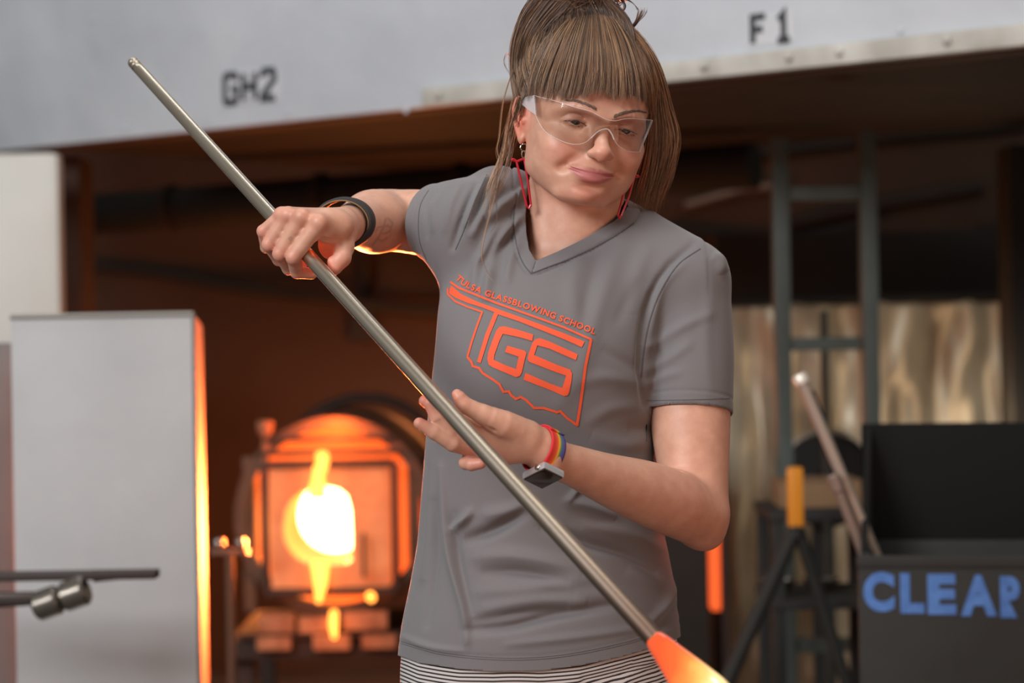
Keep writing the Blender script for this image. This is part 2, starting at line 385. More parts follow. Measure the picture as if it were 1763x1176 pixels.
for s in (-1, 1):                                             # the two sliding doors
    door = MB().box(fc+Vector((s*half*1.02, -.075, .0)), (.022, .05, 2*half), None, .003)
    for zz in (-half, half): door.box(fc+Vector((s*half*.51, -.075, zz)), (half*1.0, .05, .022), None, .003)
    do = door.build('door', frame_m, fur)
    # fibre slab with its half of the opening
    hole = [(-.136, .0), (-.13, .045), (-.112, .082), (-.082, .106), (-.04, .118), (0, .120)] if s < 0 else [(0, .120), (.03, .112), (.052, .092), (.062, .05), (.064, -.02), (.062, -.10), (.05, -.108), (0, -.108)]
    if s < 0: hole = hole[::-1]+[(-.134, -.03), (-.12, -.065), (-.095, -.092), (-.06, -.106), (0, -.108)]
    e = .175; out = [(0, e), (s*e, e), (s*e, -e), (0, -e)]
    pg = out+[(x, y) for x, y in (hole if s > 0 else [p for p in hole])][::-1]
    bm = bmesh.new(); vs_ = [bm.verts.new((p[0], 0, p[1])) for p in pg]; eds = [bm.edges.new((vs_[i], vs_[(i+1) % len(vs_)])) for i in range(len(vs_))]
    bmesh.ops.triangle_fill(bm, use_beauty=True, edges=eds); r_ = bmesh.ops.extrude_face_region(bm, geom=bm.faces[:]); bmesh.ops.translate(bm, verts=[g for g in r_['geom'] if isinstance(g, bmesh.types.BMVert)], vec=(0, .05, 0))
    bm.verts.index_update(); link_mesh('door_lining', [v.co+fc+Vector((.0, -.09, 0)) for v in bm.verts], [[v.index for v in f.verts] for f in bm.faces], fibre_m, do); bm.free()
    MB().tube([fc+Vector((s*.10, -.11, -.02)), fc+Vector((s*.10, -.14, -.02)), fc+Vector((s*.10, -.14, -.14)), fc+Vector((s*.10, -.11, -.14))][:4], .006, 8).build('door_handle', frame_m, do) if s > 0 else None
MB().lathe(fc+Vector((-.035, .30, 0)), front, [(0, .0), (0, .13), (.32, .135)], 32).build('white_hot_chamber', glow('white_heat', (1.0, .62, .25), 12), fur)
for z_, hw in ((.22, .21), (.262, .19)):
    MB().box(fc+Vector((.0, -.05, z_)), (2*hw, .035, .016), None, .003).build('cross_bar', frame_m, fur)
for s in (-1, 1): MB().box(fc+Vector((s*.245, .0, -.02)), (.035, .05, .46), None, .004).build('side_post', shell_m, fur)
MB().box(fc+Vector((0, .35, -.36)), (.62, .8, .06), None, .006).build('shelf', frame_m, fur)
for s in (-1, 1):
    for y_ in (.05, .7): MB().box((fc.x+s*.27, FY+y_, (fc.z-.39)/2), (.05, .05, fc.z-.39), None, .004).build('leg', frame_m, fur)
brick_m = mat('firebrick', (190, 130, 95), .9, noise=(20, .5, (140, 86, 60)))
for x_, z_, sx, sz in ((.10, -.275, .13, .05), (-.16, -.28, .10, .05), (-.05, -.285, .09, .045), (.0, -.335, .11, .045), (.14, -.335, .10, .04), (-.17, -.335, .10, .04)):
    MB().box(fc+Vector((x_, -.06, z_)), (sx, .10, sz), None, .006).build('firebrick', brick_m, fur)
MB().box(fc+Vector((0, -.02, -.315)), (.56, .14, .012)).build('brick_ledge', frame_m, fur)
flame_m = glow('flame', (1.0, .30, .045), 5.0)
for pts, r0 in (([(.0-.035, -.10, .10), (-.03, -.12, .145), (-.038, -.11, .185)], [.028, .018, .004]), ([(-.03, -.11, -.10), (-.028, -.13, -.16), (-.035, -.12, -.215)], [.026, .018, .006]),
                ([(-.02, -.08, .215), (-.018, -.1, .185), (-.018, -.09, .155)], [.018, .016, .004]), ([(.01, -.12, -.24), (.008, -.13, -.28), (.01, -.12, -.32)], [.010, .012, .006]), ([(.115, -.1, -.2), (.12, -.12, -.205)], [.012, .012])):
    p_ = catmull(np.c_[np.array(pts), r0], 10) if len(pts) > 2 else np.c_[np.array(pts), r0]
    MB().tube([fc+Vector(q[:3]) for q in p_], [q[3] for q in p_], 12).build('flame', flame_m, fur)
MB().tube([V3_(457, 845, FY-.05), V3_(457, 748, FY-.05)], .010, 8).lathe(V3_(457, 748, FY-.05), (0, 0, 1), [(0, .02), (.03, .026), (.04, .022), (.04, 0)], 14).build('valve_stem', brick_m, fur)
# the heat it throws out, plus lamps added for its scattered glow
area('furnace_light', fc+Vector((-.03, -.16, 0)), fc+Vector((.30, -4, .25)), .26, .24, 42, (1.0, .15, .03), math.radians(42))
def plight(name, loc, e, c, r=.08):
    l = bpy.data.lights.new(name, 'POINT'); l.energy = e; l.color = c; l.shadow_soft_size = r; o = bpy.data.objects.new(name, l); COL.objects.link(o); o.location = loc
plight('flame_light', fc+Vector((0, -.35, .12)), 2.0, (1.0, .27, .05))
plight('flame_light', fc+Vector((0, -.30, -.30)), 1.2, (1.0, .27, .05), .05)
plight('furnace_top_fill', fc+Vector((.02, -.12, .30)), 5, (1.0, .22, .04), .05)  # unseen lamp added above the doors to warm the dark interior
plight('back_wall_fill', fc+Vector((.25, 1.35, .30)), 16, (1.0, .30, .08), .12)  # two unseen lamps added behind the furnace to brighten the back wall
plight('back_wall_fill', fc+Vector((-.45, 1.2, -.1)), 12, (1.0, .26, .06), .12)
plight('right_warm_light', Vector((1.5, 7.6, 1.0)), 5, (1.0, .74, .5), .2)  # warm point light near the beige sheet, no lamp body
# second furnace with a bright slit, mostly behind her
f2 = slab('melting_furnace', 'dark furnace box behind her elbow with a glowing orange slit', 'furnace', 1000, 1212, .98, 7.0, .6, dark_m, 0, .01)
x0 = hx(1228, 7.0); MB().box((x0, 7.1, (P(1228, 975, 7).z)), (.026, .10, .27), None, .006).build('glowing_slit', glow('slit_heat', (1.0, .13, .03), 1.2), f2)
MB().box((hx(1243, 7.0), 7.1, .55), (.02, .14, .9), None, .003).build('door_edge', frame_m, f2)
# pipe rest in front of the furnace
steel = mat('bright_steel', (170, 162, 152), .25, 1.0); post_m = mat('painted_post', (120, 90, 72), .5, .5)
rest = thing('pipe_rest', 'slim steel stand with roller balls in front of the furnace', 'stand', (hx(395, 6.4), 6.4, 0))
c = P(395, 950, 6.4)
MB().tube([Vector((c.x, c.y, .02)), c], .011, 12).lathe((c.x, c.y, 0), (0, 0, 1), [(0, 0), (0, .16), (.02, .155), (.03, .02), (.03, 0)], 24).build('post', post_m, rest)
MB().box(c+Vector((0, 0, .0)), (.10, .03, .014), None, .003).build('cross_bar', post_m, rest)
for dx in (-.028, .030): MB().lathe(c+Vector((dx, 0, .0)), (0, 0, 1), [(.006+.016*(1-math.cos(a)), .016*math.sin(a)) for a in np.linspace(0, PI, 12)], 18).build('roller_ball', steel, rest)

# ------------------------------------------------------------------ left: shield plate, its flange and the clamp arm
plate_m = mat('scuffed_white_steel', (182, 182, 182), .5, noise=(3.5, .5, (164, 164, 164)), bump=(5, .2, .01))
SY = 4.85
px_top = P(176, 543, SY).z; x0, x1 = hx(19, SY), hx(334, SY)
shield = thing('heat_shield', 'big scuffed white steel shield on the left, edge lit orange', 'shield', ((x0+x1)/2, SY, 0))
MB().box(((x0+x1)/2, SY, px_top/2), (x1-x0, .006, px_top), None, .002).build('plate', plate_m, shield)
ex = hx(349, SY+.62)
MB().add([(x1, SY, 0), (x1, SY, px_top), (ex, SY+.62, px_top-.02), (ex, SY+.62, 0), (x1-.006, SY, 0), (x1-.006, SY, px_top), (ex-.006, SY+.62, px_top-.02), (ex-.006, SY+.62, 0)],
         [(0, 1, 2, 3), (7, 6, 5, 4), (0, 4, 5, 1), (1, 5, 6, 2), (2, 6, 7, 3), (3, 7, 4, 0)]).build('side_flange', mat('flange_steel', (132, 126, 120), .7), shield)
rim_m = mat('worn_edge', (150, 146, 138), .45, .6)
MB().tube([(x0, SY-.004, px_top), (x1, SY-.004, px_top)], .005, 8).tube([(x1, SY-.004, px_top), (x1, SY-.004, 0)], .004, 8).build('rolled_edge', rim_m, shield)
gpost = slab('grey_post', 'dark grey post at the left edge beside the white shield', 'post', -60, 19, P(5, 590, 4.95).z, 4.95, .10, mat('grey_paint', (112, 112, 110), .6, noise=(3, .5, (84, 84, 82))), 0, .01)
arm = thing('clamp_arm', 'dark swing arm with polished steel rollers before the white shield', 'clamp', tuple(P(60, 1010, 4.5)))
MB().box(P(40, 992, 4.5), (.50, .05, .016), None, .004).tube([P(160, 992, 4.5), P(275, 985, 4.52)], [.012, .007], 10).build('bar', mat('blackened_iron', (62, 54, 50), .5, .5), arm)
MB().tube([P(-60, 1040, 4.5), P(80, 1030, 4.48)], .012, 10).build('lower_bar', mat('iron', (88, 80, 76), .4, .7), arm)
for px, py, r0 in ((80, 1040, .028), (126, 1024, .028)):
    MB().lathe(P(px, py, 4.46)-Vector((.02, 0, .006)), (1, -.15, .35), [(0, 0), (0, r0*.8), (.006, r0), (.044, r0), (.05, r0*.8), (.05, 0)], 24).build('roller', steel, arm)
for px, py, sx in ((20, 1030, .12),): MB().box(P(px, py, 4.47), (sx, .04, .022), None, .006).build('clamp_jaw', mat('iron_dark', (78, 70, 66), .4, .7), arm)

# ------------------------------------------------------------------ right: foil curtain, ladder, bin, pipes, cart
sheet_m = bpy.data.materials.new('foil_sheet'); sheet_m.use_nodes = True; nt = sheet_m.node_tree; b = nt.nodes['Principled BSDF']; b.inputs['Roughness'].default_value = .38; b.inputs['Metallic'].default_value = .35
tc = nt.nodes.new('ShaderNodeTexCoord'); mp_ = nt.nodes.new('ShaderNodeMapping'); mp_.inputs['Scale'].default_value = (6, 1, 2.4); n_ = nt.nodes.new('ShaderNodeTexNoise'); n_.inputs['Scale'].default_value = 1.0; n_.inputs['Detail'].default_value = 5
r = nt.nodes.new('ShaderNodeValToRGB'); r.color_ramp.elements[0].position = .34; r.color_ramp.elements[0].color = (*lin((160, 142, 116)), 1); r.color_ramp.elements[1].position = .62; r.color_ramp.elements[1].color = (*lin((214, 204, 178)), 1)
nt.links.new(tc.outputs['Object'], mp_.inputs[0]); nt.links.new(mp_.outputs[0], n_.inputs['Vector']); nt.links.new(n_.outputs['Fac'], r.inputs[0]); nt.links.new(r.outputs[0], b.inputs['Base Color'])
SYY = 8.2; xa, xb = hx(1236, SYY), hx(1738, SYY); za, zt_ = .05, P(1500, 520, SYY).z
n1, n2 = 70, 60; V = []; F = []
from mathutils import noise as mnoise
for j in range(n2+1):
    for i in range(n1+1):
        x = xa+(xb-xa)*i/n1; z = za+(zt_-za)*j/n2
        V.append((x, SYY+.05*mnoise.noise(Vector((x*5, 0, z*1.3)))+.025*mnoise.noise(Vector((x*14, 3, z*5)))+.01*math.sin(x*40), z))
F = [(j*(n1+1)+i, j*(n1+1)+i+1, (j+1)*(n1+1)+i+1, (j+1)*(n1+1)+i) for j in range(n2) for i in range(n1)]
cur = thing('foil_curtain', 'crumpled beige heat-proof sheet hanging behind the ladder', 'curtain', ((xa+xb)/2, SYY, 0))
o = link_mesh('sheet', V, F, sheet_m, cur, True); md = o.modifiers.new('t', 'SOLIDIFY'); md.thickness = .003
MB().tube([(xa-.03, SYY, zt_+.01), (xb+.03, SYY, zt_+.01)], .018, 10).build('rail', grime, cur)
for x_ in (xa-.02, xb+.02): MB().tube([(x_, SYY, 0), (x_, SYY, zt_+.01)], .015, 8).build('upright', grime, cur)
hoarding = thing('dark_bulkhead', 'dark steel cabinet on the wall above the beige sheet', 'cabinet', (hx(1560, 8.6), 8.6, P(0, 520, 8.6).z))
MB().box((hx(1540, 8.7), 8.85, P(1540, 462, 8.7).z), (1.28, .3, .27), None, .01).build('body', grime, hoarding)
rail_m = mat('grey_green_paint', (88, 96, 90), .55, noise=(8, .4, (74, 82, 76)))
lad = thing('steel_ladder', 'grey-green steel ladder standing before the beige sheet', 'ladder', (hx(1420, 6.3), 6.3, 0))
for pt, pb in (((1340, 238), (1352, 870)), ((1490, 226), (1500, 720))):
    a = P(*pt, 6.5); b_ = P(pb[0], pb[1], 6.5); dd = (b_-a)/(b_.z-a.z); g = a+dd*(0-a.z); mid_ = (a+g)/2
    MB().box(mid_, (.042, .07, (a-g).length), None, .004).build('rail', rail_m, lad)
for py in (333, 592, 850, 1110):
    a = P(1342, py+4, 6.5); b_ = P(1492, py-4, 6.5); MB().box((a+b_)/2, ((b_-a).length-.04, .05, .036), None, .004).build('rung', rail_m, lad)
thr = thing('steel_rod', 'thin grey rod standing between the ladder rails', 'rod', (hx(1420, 6.8), 6.8, 0))
MB().tube([(hx(1421, 6.8), 6.8, 0), (hx(1419, 6.8), 6.8, P(1420, 535, 6.8).z)], .012, 10).build('shaft', rail_m, thr)
# bracing and cables in the dark above
for nm, lb, cat, pts, r0, Y in (('conduit', 'pale conduit sweeping down from the ladder behind her shoulder', 'pipe', [(1345, 322), (1290, 325), (1230, 340), (1180, 355)], .02, 9.4),
                              ('black_cable', 'black cable looping low behind the ladder', 'cable', [(1150, 392), (1230, 404), (1330, 410), (1420, 400), (1500, 385)], .02, 9.4),
                              ('black_cable', 'black cable rising towards the right above the first loop', 'cable', [(1200, 278), (1330, 262), (1500, 240), (1763, 215)], .025, 9.4),
                              ('roof_brace', 'brown steel brace crossing behind the top of the ladder', 'beam', [(1360, 385), (1500, 355), (1690, 322)], .025, 9.4)):
    t = thing(nm, lb, cat, tuple(P(*pts[0], Y))); MB().tube([tuple(q) for q in catmull([P(x, y, Y) for x, y in pts], 24)], r0, 10).build('tube', mat('pale_steel', (150, 130, 115), .4, .6) if nm == 'conduit' else (dark_m if nm == 'roof_brace' else grime), t)
jb = thing('junction_box', 'small junction boxes high on the dark wall at right', 'box', tuple(P(1715, 430, 7.8)))
MB().box(P(1715, 400, 9.39), (.12, .1, .07), None, .006).build('box', dark_m, jb); MB().box(P(1705, 450, 9.39), (.17, .1, .07), None, .006).build('box', dark_m, jb)
colm = slab('dark_column', 'dark steel column at the right edge behind the bin', 'post', 1742, 1830, zb, 7.6, .2, grime, 0, .01)
# bin
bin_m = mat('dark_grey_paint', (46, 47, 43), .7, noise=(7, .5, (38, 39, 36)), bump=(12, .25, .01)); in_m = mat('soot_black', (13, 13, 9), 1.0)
ya = math.radians(-11); ba = Vector((math.cos(ya), math.sin(ya), 0)); bn = Vector((math.sin(ya), -math.cos(ya), 0)); BM = Matrix((ba, -bn, Vector((0, 0, 1)))).transposed()
bl = P(1477, 962, 4.55); bz = bl.z; bw, bd = .52, .42
bin_ = thing('cullet_bin', 'dark grey steel bin lettered CLEAR in blue, lid raised', 'bin', (bl.x+.2, bl.y+.2, 0))
cf = bl+ba*(bw/2); cf.z = bz/2
MB().box(cf, (bw, .02, bz), BM, .004).build('front_panel', bin_m, bin_)
MB().box(cf-bn*bd, (bw, .02, bz), BM, .004).build('rear_panel', bin_m, bin_)
for s in (-1, 1): MB().box(cf-bn*bd/2+ba*s*(bw/2-.01), (.02, bd, bz), BM, .004).build('side_panel', bin_m, bin_)
b0 = cf-bn*bd/2; b0.z = .03; MB().box(b0, (bw, bd, .03), BM).build('base', in_m, bin_)
rimc = cf.copy(); rimc.z = bz-.004
MB().box(rimc+bn*.010, (bw+.004, .008, .022), BM, .003).build('rim', bin_m, bin_)
tl = P(1472, 730, 4.95); lz = tl.z; c_ = cf-bn*(bd+.005); c_.z = (bz+lz)/2
Lt = Matrix.Rotation(math.radians(3), 3, ba) @ BM
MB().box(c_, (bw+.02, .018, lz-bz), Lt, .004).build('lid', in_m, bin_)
for s in (-1, 1):
    q0 = cf-bn*bd+ba*s*(bw/2-.005); p1 = q0.copy(); p1.z = bz; p2 = q0.copy(); p2.z = lz; p3 = q0+bn*.30; p3.z = bz
    off = ba*.006
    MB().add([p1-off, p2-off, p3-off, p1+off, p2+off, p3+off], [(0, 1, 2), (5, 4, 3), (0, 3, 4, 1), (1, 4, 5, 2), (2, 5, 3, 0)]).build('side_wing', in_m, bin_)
blue = mat('blue_stencil', (92, 142, 214), .6, noise=(40, .4, (70, 116, 186)))
tcen = P(1632, 1022, 4.5); 
def on_front(px, py):
    r = P(px, py, 1)-Vector((0, 0, CAMH)); o = Vector((0, 0, CAMH)); t = (bl-o+bn*.0102).dot(bn)/r.dot(bn); return o+r*t
for ch, x0, x1 in (('C', 1487, 1540), ('L', 1550, 1591), ('E', 1597, 1646), ('A', 1654, 1716), ('R', 1722, 1768)):
    y0 = 985+(x0-1487)*.030; y1 = 1053+(x0-1487)*.045; a = on_front(x0, (y0+y1)/2); b2 = on_front(x1, (y0+y1)/2); h_ = (on_front((x0+x1)/2, y0)-on_front((x0+x1)/2, y1)).length
    word(ch, (a+b2)/2, ba, bn, h_, (b2-a).length, blue, bin_, 'letter', .055)
# pipes leaning in the bin
pm1 = mat('dull_steel', (172, 158, 144), .4, .4); pm2 = mat('brown_steel', (138, 118, 106), .5, .3)
for nm, lb, a, b_, r0, m_ in (('steel_pipe', 'long grey steel pipe leaning out of the bin, bright end up', P(1380, 656, 4.75), P(1520, 985, 4.75), .0115, pm1),
                              ('steel_pipe', 'shorter brown pipe leaning beside the long grey one', P(1434, 820, 4.72), P(1498, 985, 4.72), .0095, pm2),
                              ('steel_pipe', 'black pipe leaning just behind the long grey one', P(1393, 675, 4.85), P(1500, 985, 4.85), .012, in_m)):
    t = thing(nm, lb, 'pipe', tuple(b_)); d0 = (a-b_).normalized(); e_ = b_-d0*.55; k = max(0, (.05-e_.z)/max(d0.z, .1)) if e_.z < .05 else 0; e_ = e_+d0*k
    MB().tube([e_, a], r0, 16).build('tube', m_, t)
    if m_ is pm1: MB().lathe(a-d0*.004, d0, [(0, r0), (0, r0+.003), (.014, r0+.003), (.018, r0), (.018, r0*.6), (.004, r0*.55)], 18).build('collar', mat('bright_ring', (235, 228, 214), .3, .3), t)
    if m_ is pm2: MB().lathe(a+d0*.0, d0, [(-.03, r0), (-.03, r0+.004), (0, r0+.004), (.004, r0)], 16).build('collar', m_, t)
# stand with an orange grip
st_ = thing('torch_stand', 'black raking stand with an orange-yellow grip beside the bin', 'stand', (hx(1260, 5.6), 5.6, 0))
a = P(1373, 905, 5.6); b_ = P(1258, 1160, 5.6); dd = (b_-a)/(b_.z-a.z); g = a+dd*(.01-a.z)
MB().tube([a, g], .018, 12).build('leg', grime, st_); g2 = Vector((a.x+.25, a.y+.1, .01)); MB().tube([a, g2], .015, 12).build('leg', grime, st_)
MB().box(P(1369, 856, 5.6), (.036, .036, .140), None, .01).build('grip', mat('orange_plastic', (224, 140, 36), .45), st_)
MB().tube([P(1369, 905, 5.6), P(1370, 925, 5.6)], .02, 12).build('socket', grime, st_)
# work cart with clutter
ct = thing('work_cart', 'dark steel cart with brown boxes behind the leaning pipes', 'cart', (hx(1400, 6.0), 6.0, 0))
xa_, xb_ = hx(1310, 6.0), hx(1500, 6.0)
for z_ in (P(0, 905, 6.0).z, .62, .2): MB().box(((xa_+xb_)/2, 6.05, z_), (xb_-xa_, .4, .025), None, .004).build('shelf', grime, ct)
for x_ in (xa_+.02, xb_-.02):
    for y_ in (5.87, 6.23): MB().box((x_, y_, P(0, 905, 6).z/2), (.03, .03, P(0, 905, 6).z), None, .003).build('leg', grime, ct)
kraft = mat('kraft_card', (134, 104, 74), .85)
bx1 = thing('cardboard_box', 'low brown cardboard box on the cart top', 'box', tuple(P(1400, 900, 6.0))); zc = P(0, 905, 6.0).z+.0126
MB().box((hx(1400, 6.05), 6.05, zc+.032), (.20, .2, .064), None, .003).build('carton', kraft, bx1); MB().box((hx(1400, 6.05), 6.05, zc+.0655), (.20, .205, .003)).build('flap', kraft, bx1)
mach = thing('fan_housing', 'round dark fan housing with a pale rim behind the pipes', 'fan', tuple(P(1430, 870, 6.35)))
mc = P(1415, 822, 7.1)
MB().lathe(mc, (0, -1, 0), [(0, 0), (0, .13), (.10, .14), (.12, .12), (.12, .03)], 36).build('housing', grime, mach)
MB().tube([mc+Vector((.14*math.cos(a), -.11, .14*math.sin(a))) for a in np.linspace(.35*PI, 1.02*PI, 20)], .007, 8).build('guard_rim', pm1, mach)
MB().box((mc.x, mc.y, (mc.z-.12)/2), (.06, .06, mc.z-.12)).build('pedestal', grime, mach)
for i, (px, lb) in enumerate(((1335, 'dull metal bowl at the left of the lower cart shelf'), (1408, 'dull metal bowl at the right of the lower cart shelf'))):
    bo = thing('metal_bowl', lb, 'bowl', (hx(px, 6.0), 6.02, .6326)); MB().lathe((hx(px, 6.0), 6.02, .6326), (0, 0, 1), [(0, 0), (0, .02), (.018, .038), (.034, .045), (.034, .042), (.018, .034), (.006, .0)], 24).build('bowl', steel, bo)
# ================================================================== THE WOMAN: head
def head_basis(psi, th, ph):
    f = np.array([math.sin(psi), -math.cos(psi), 0]); x = np.array([math.cos(psi), math.sin(psi), 0]); z = np.array([0, 0, 1.])
    f2 = f*math.cos(th)-z*math.sin(th); u = z*math.cos(th)+f*math.sin(th)
    ro = lambda v: np.array([v[0]*math.cos(ph)+v[2]*math.sin(ph), v[1], -v[0]*math.sin(ph)+v[2]*math.cos(ph)])
    return np.array([ro(x), ro(f2), ro(u)])
HB = head_basis(math.radians(15.5), math.radians(5), math.radians(9.5))
HS = np.array([1.035, 1.0, .92])*.01
HO = np3(D(1002, 216, 0.0))
def h2w(l): return HO+(np.asarray(l, float)*HS)@HB
def w2h(v): return ((np.asarray(v, float)-HO)@HB.T)/HS

skin = bpy.data.materials.new('skin'); skin.use_nodes = True
nt = skin.node_tree; b = nt.nodes['Principled BSDF']
at = nt.nodes.new('ShaderNodeAttribute'); at.attribute_name = 'tint'
tc = nt.nodes.new('ShaderNodeTexCoord'); nz = nt.nodes.new('ShaderNodeTexNoise'); nz.inputs['Scale'].default_value = 55; nz.inputs['Detail'].default_value = 4
nt.links.new(tc.outputs['Object'], nz.inputs['Vector'])
mx = nt.nodes.new('ShaderNodeMix'); mx.data_type = 'RGBA'; mx.blend_type = 'MULTIPLY'; mx.inputs['Factor'].default_value = 1
rp = nt.nodes.new('ShaderNodeValToRGB'); rp.color_ramp.elements[0].position = .3; rp.color_ramp.elements[1].position = .7
rp.color_ramp.elements[0].color = (.86, .80, .78, 1); rp.color_ramp.elements[1].color = (1, 1, 1, 1)
nt.links.new(nz.outputs['Fac'], rp.inputs['Fac']); nt.links.new(at.outputs['Color'], mx.inputs[6]); nt.links.new(rp.outputs['Color'], mx.inputs[7])
nt.links.new(mx.outputs[2], b.inputs['Base Color'])
b.inputs['Roughness'].default_value = .48; b.inputs['Subsurface Weight'].default_value = .12
b.inputs['Subsurface Radius'].default_value = (.010, .004, .0025); b.inputs['Subsurface Scale'].default_value = .6
n2 = nt.nodes.new('ShaderNodeTexNoise'); n2.inputs['Scale'].default_value = 700; n2.inputs['Detail'].default_value = 2
nt.links.new(tc.outputs['Object'], n2.inputs['Vector'])
bp = nt.nodes.new('ShaderNodeBump'); bp.inputs['Strength'].default_value = .25; bp.inputs['Distance'].default_value = .0006
nt.links.new(n2.outputs['Fac'], bp.inputs['Height']); nt.links.new(bp.outputs['Normal'], b.inputs['Normal'])
SKIN = np.array(lin((206, 158, 134)))
RED = np.array(lin((200, 122, 104)))
LIP = np.array(lin((176, 96, 100)))
def blob(V, c, r, p=2):
    d = np.linalg.norm((V-np.array(c))/np.array(r), axis=1); return np.exp(-d**p)
def tint(V, spots, base=SKIN):
    C = np.tile(base, (len(V), 1))
    for c, r, col, a in spots:
        m = (a*blob(V, c, r))[:, None]; C = C*(1-m)+np.array(col)*m
    return np.c_[C, np.ones(len(V))]

hv = Vol((-8.9, -10.4, -20.5), (8.9, 13.0, 13.6), .116)
sm2 = lambda f: [f(1), f(-1)]
hv.ell((0, -.6, 3.6), (7.2, 9.0, 9.0))
hv.ell((0, 3.0, 2.6), (6.4, 6.1, 6.2), 2.4)
hv.ell((0, 3.0, -2.4), (6.2, 5.5, 6.2), 2.0)
hv.ell((0, 3.4, -6.2), (5.2, 5.0, 4.3), 2.2)
sm2(lambda s: hv.ell((5.1*s, 1.6, -3.6), (1.6, 2.6, 3.6), 2.0))                      # side of the jaw
sm2(lambda s: hv.cone((4.6*s, 1.4, -6.6), (2.2*s, 6.6, -9.2), 1.3, 1.35, 2.0))       # jaw line
sm2(lambda s: hv.ell((4.1*s, 4.9, -5.0), (1.8, 2.5, 2.8), 2.2))                      # full lower cheek
hv.ell((0, 7.65, -9.2), (1.9, 1.8, 1.35), 1.3)                                     # chin
hv.ell((0, 6.8, -6.4), (3.3, 2.5, 2.3), 2.0)                                         # muzzle
sm2(lambda s: hv.ell((4.6*s, 5.2, -2.0), (1.8, 1.8, 1.2), 2.0))                      # cheekbones
sm2(lambda s: hv.ell((3.6*s, 6.6, -3.7), (1.8, 1.45, 1.4), 1.9))                     # smiling cheeks
sm2(lambda s: hv.path([(.9*s, 8.75, 1.6), (2.6*s, 8.5, 2.1), (4.6*s, 7.0, 1.8), (5.6*s, 5.6, .9)], [.6, .72, .7, .6], 1.3, n=12))   # brow ridge
sm2(lambda s: hv.ell((3.2*s, 9.0, .45), (1.7, 1.2, .9), 1.2, op='-'))                # eye sockets
sm2(lambda s: hv.ell((1.3*s, 9.5, -.2), (.45, .8, .9), .9, op='-'))
hv.path([(0, 8.3, 1.3), (0, 8.75, 0), (0, 9.7, -1.7), (0, 10.55, -3.0)], [.80, .74, .86, .92], 1.2, n=10)   # nose
hv.ell((0, 10.9, -3.3), (.98, .85, .84), .9)
hv.ell((0, 10.75, -3.95), (.5, .6, .5), .6)
sm2(lambda s: hv.ell((1.14*s, 9.8, -3.55), (.70, 1.0, .62), .7))                     # nostril wings
sm2(lambda s: hv.ell((.55*s, 10.2, -4.28), (.30, .5, .22), .25, op='-'))
sm2(lambda s: hv.path([(1.75*s, 9.3, -3.2), (2.2*s, 9.2, -4.2), (2.95*s, 8.7, -5.2), (3.6*s, 8.05, -6.0)], [.14, .26, .26, .12], 1.4, op='-', n=12))   # smile folds
EYE = [np.array((3.2*s, 7.05, .36)) for s in (-1, 1)]
for e in EYE:
    s = np.sign(e[0])
    hv.ell(e, (1.36, 1.32, 1.24), .6)                                                # lids over the ball
    hv.path([e+(-1.35*s, .85, -.15), e+(-.5*s, 1.28, -.92), e+(.6*s, 1.15, -.98), e+(1.5*s, .45, -.60)], [.08, .12, .12, .08], .5, op='-', n=12)   # crease below
    hv.path([e+(-1.35*s, .80, .45), e+(-.3*s, 1.20, .86), e+(.9*s, 1.02, .76), e+(1.6*s, .40, .15)], [.06, .09, .09, .06], .25, op='-', n=14)      # fold above
    # the opening under the lowered lid
    hv.path([e+(-1.30*s, .90, -.28), e+(-.6*s, 1.35, -.16), e+(.25*s, 1.42, -.20), e+(1.3*s, .85, -.18)], [.05, .36, .38, .06], .06, op='-', n=16)
# mouth
MZ = .85
hv.path([(-2.9, 8.2, -6.65+MZ), (-1.5, 9.35, -6.78+MZ), (-.45, 9.70, -6.72+MZ), (0, 9.74, -6.76+MZ), (.45, 9.70, -6.72+MZ), (1.5, 9.35, -6.78+MZ), (2.9, 8.2, -6.65+MZ)], [.14, .28, .31, .31, .31, .28, .14], .5, n=24)
hv.path([(-2.7, 8.2, -6.9+MZ), (-1.4, 9.22, -7.52+MZ), (0, 9.58, -7.74+MZ), (1.4, 9.22, -7.52+MZ), (2.7, 8.2, -6.9+MZ)], [.16, .56, .66, .56, .16], .4, n=20)
hv.path([(-3.2, 8.0, -6.50+MZ), (-2.7, 8.5, -6.78+MZ), (-1.3, 9.80, -7.06+MZ), (0, 10.16, -7.08+MZ), (1.3, 9.80, -7.06+MZ), (2.7, 8.5, -6.78+MZ), (3.2, 8.0, -6.50+MZ)], [.13, .15, .15, .14, .15, .15, .13], .22, op='-', n=40)
sm2(lambda s: hv.ell((3.25*s, 8.15, -6.55+MZ), (.2, .3, .25), .5, op='-'))
hv.ell((0, 9.55, -8.95+MZ), (1.5, .62, .32), .8, op='-')                               # below the lip
hv.ell((0, 10.25, -5.2), (.22, .4, .35), .4, op='-')                                # philtrum
# ears
for s in (-1, 1):
    ex = 7.0*s
    hv.ell((ex, -.3, -.5), (.7, 1.7, 2.7), .5)
    hv.path([(ex+.2*s, .9, -.6), (ex+.3*s, .9, 1.0), (ex+.75*s, .1, 2.3), (ex+1.15*s, -1.3, 2.2), (ex+1.25*s, -2.1, .8), (ex+1.0*s, -1.7, -1.0), (ex+.6*s, -.8, -2.4), (ex+.3*s, .0, -3.2)], [.28, .30, .34, .36, .36, .33, .38, .45], .25, n=24)
    hv.ell((ex+.3*s, -.05, -3.1), (.35, .75, .85), .4)
    hv.ell((ex+.85*s, -.3, .1), (.62, .85, 1.25), .35, op='-')
    hv.path([(ex+.55*s, -1.3, 1.5), (ex+.85*s, -1.25, .3), (ex+.75*s, -.9, -.9)], [.25, .25, .22], .25)
    hv.ell((ex+.6*s, .75, -.75), (.3, .35, .5), .3)
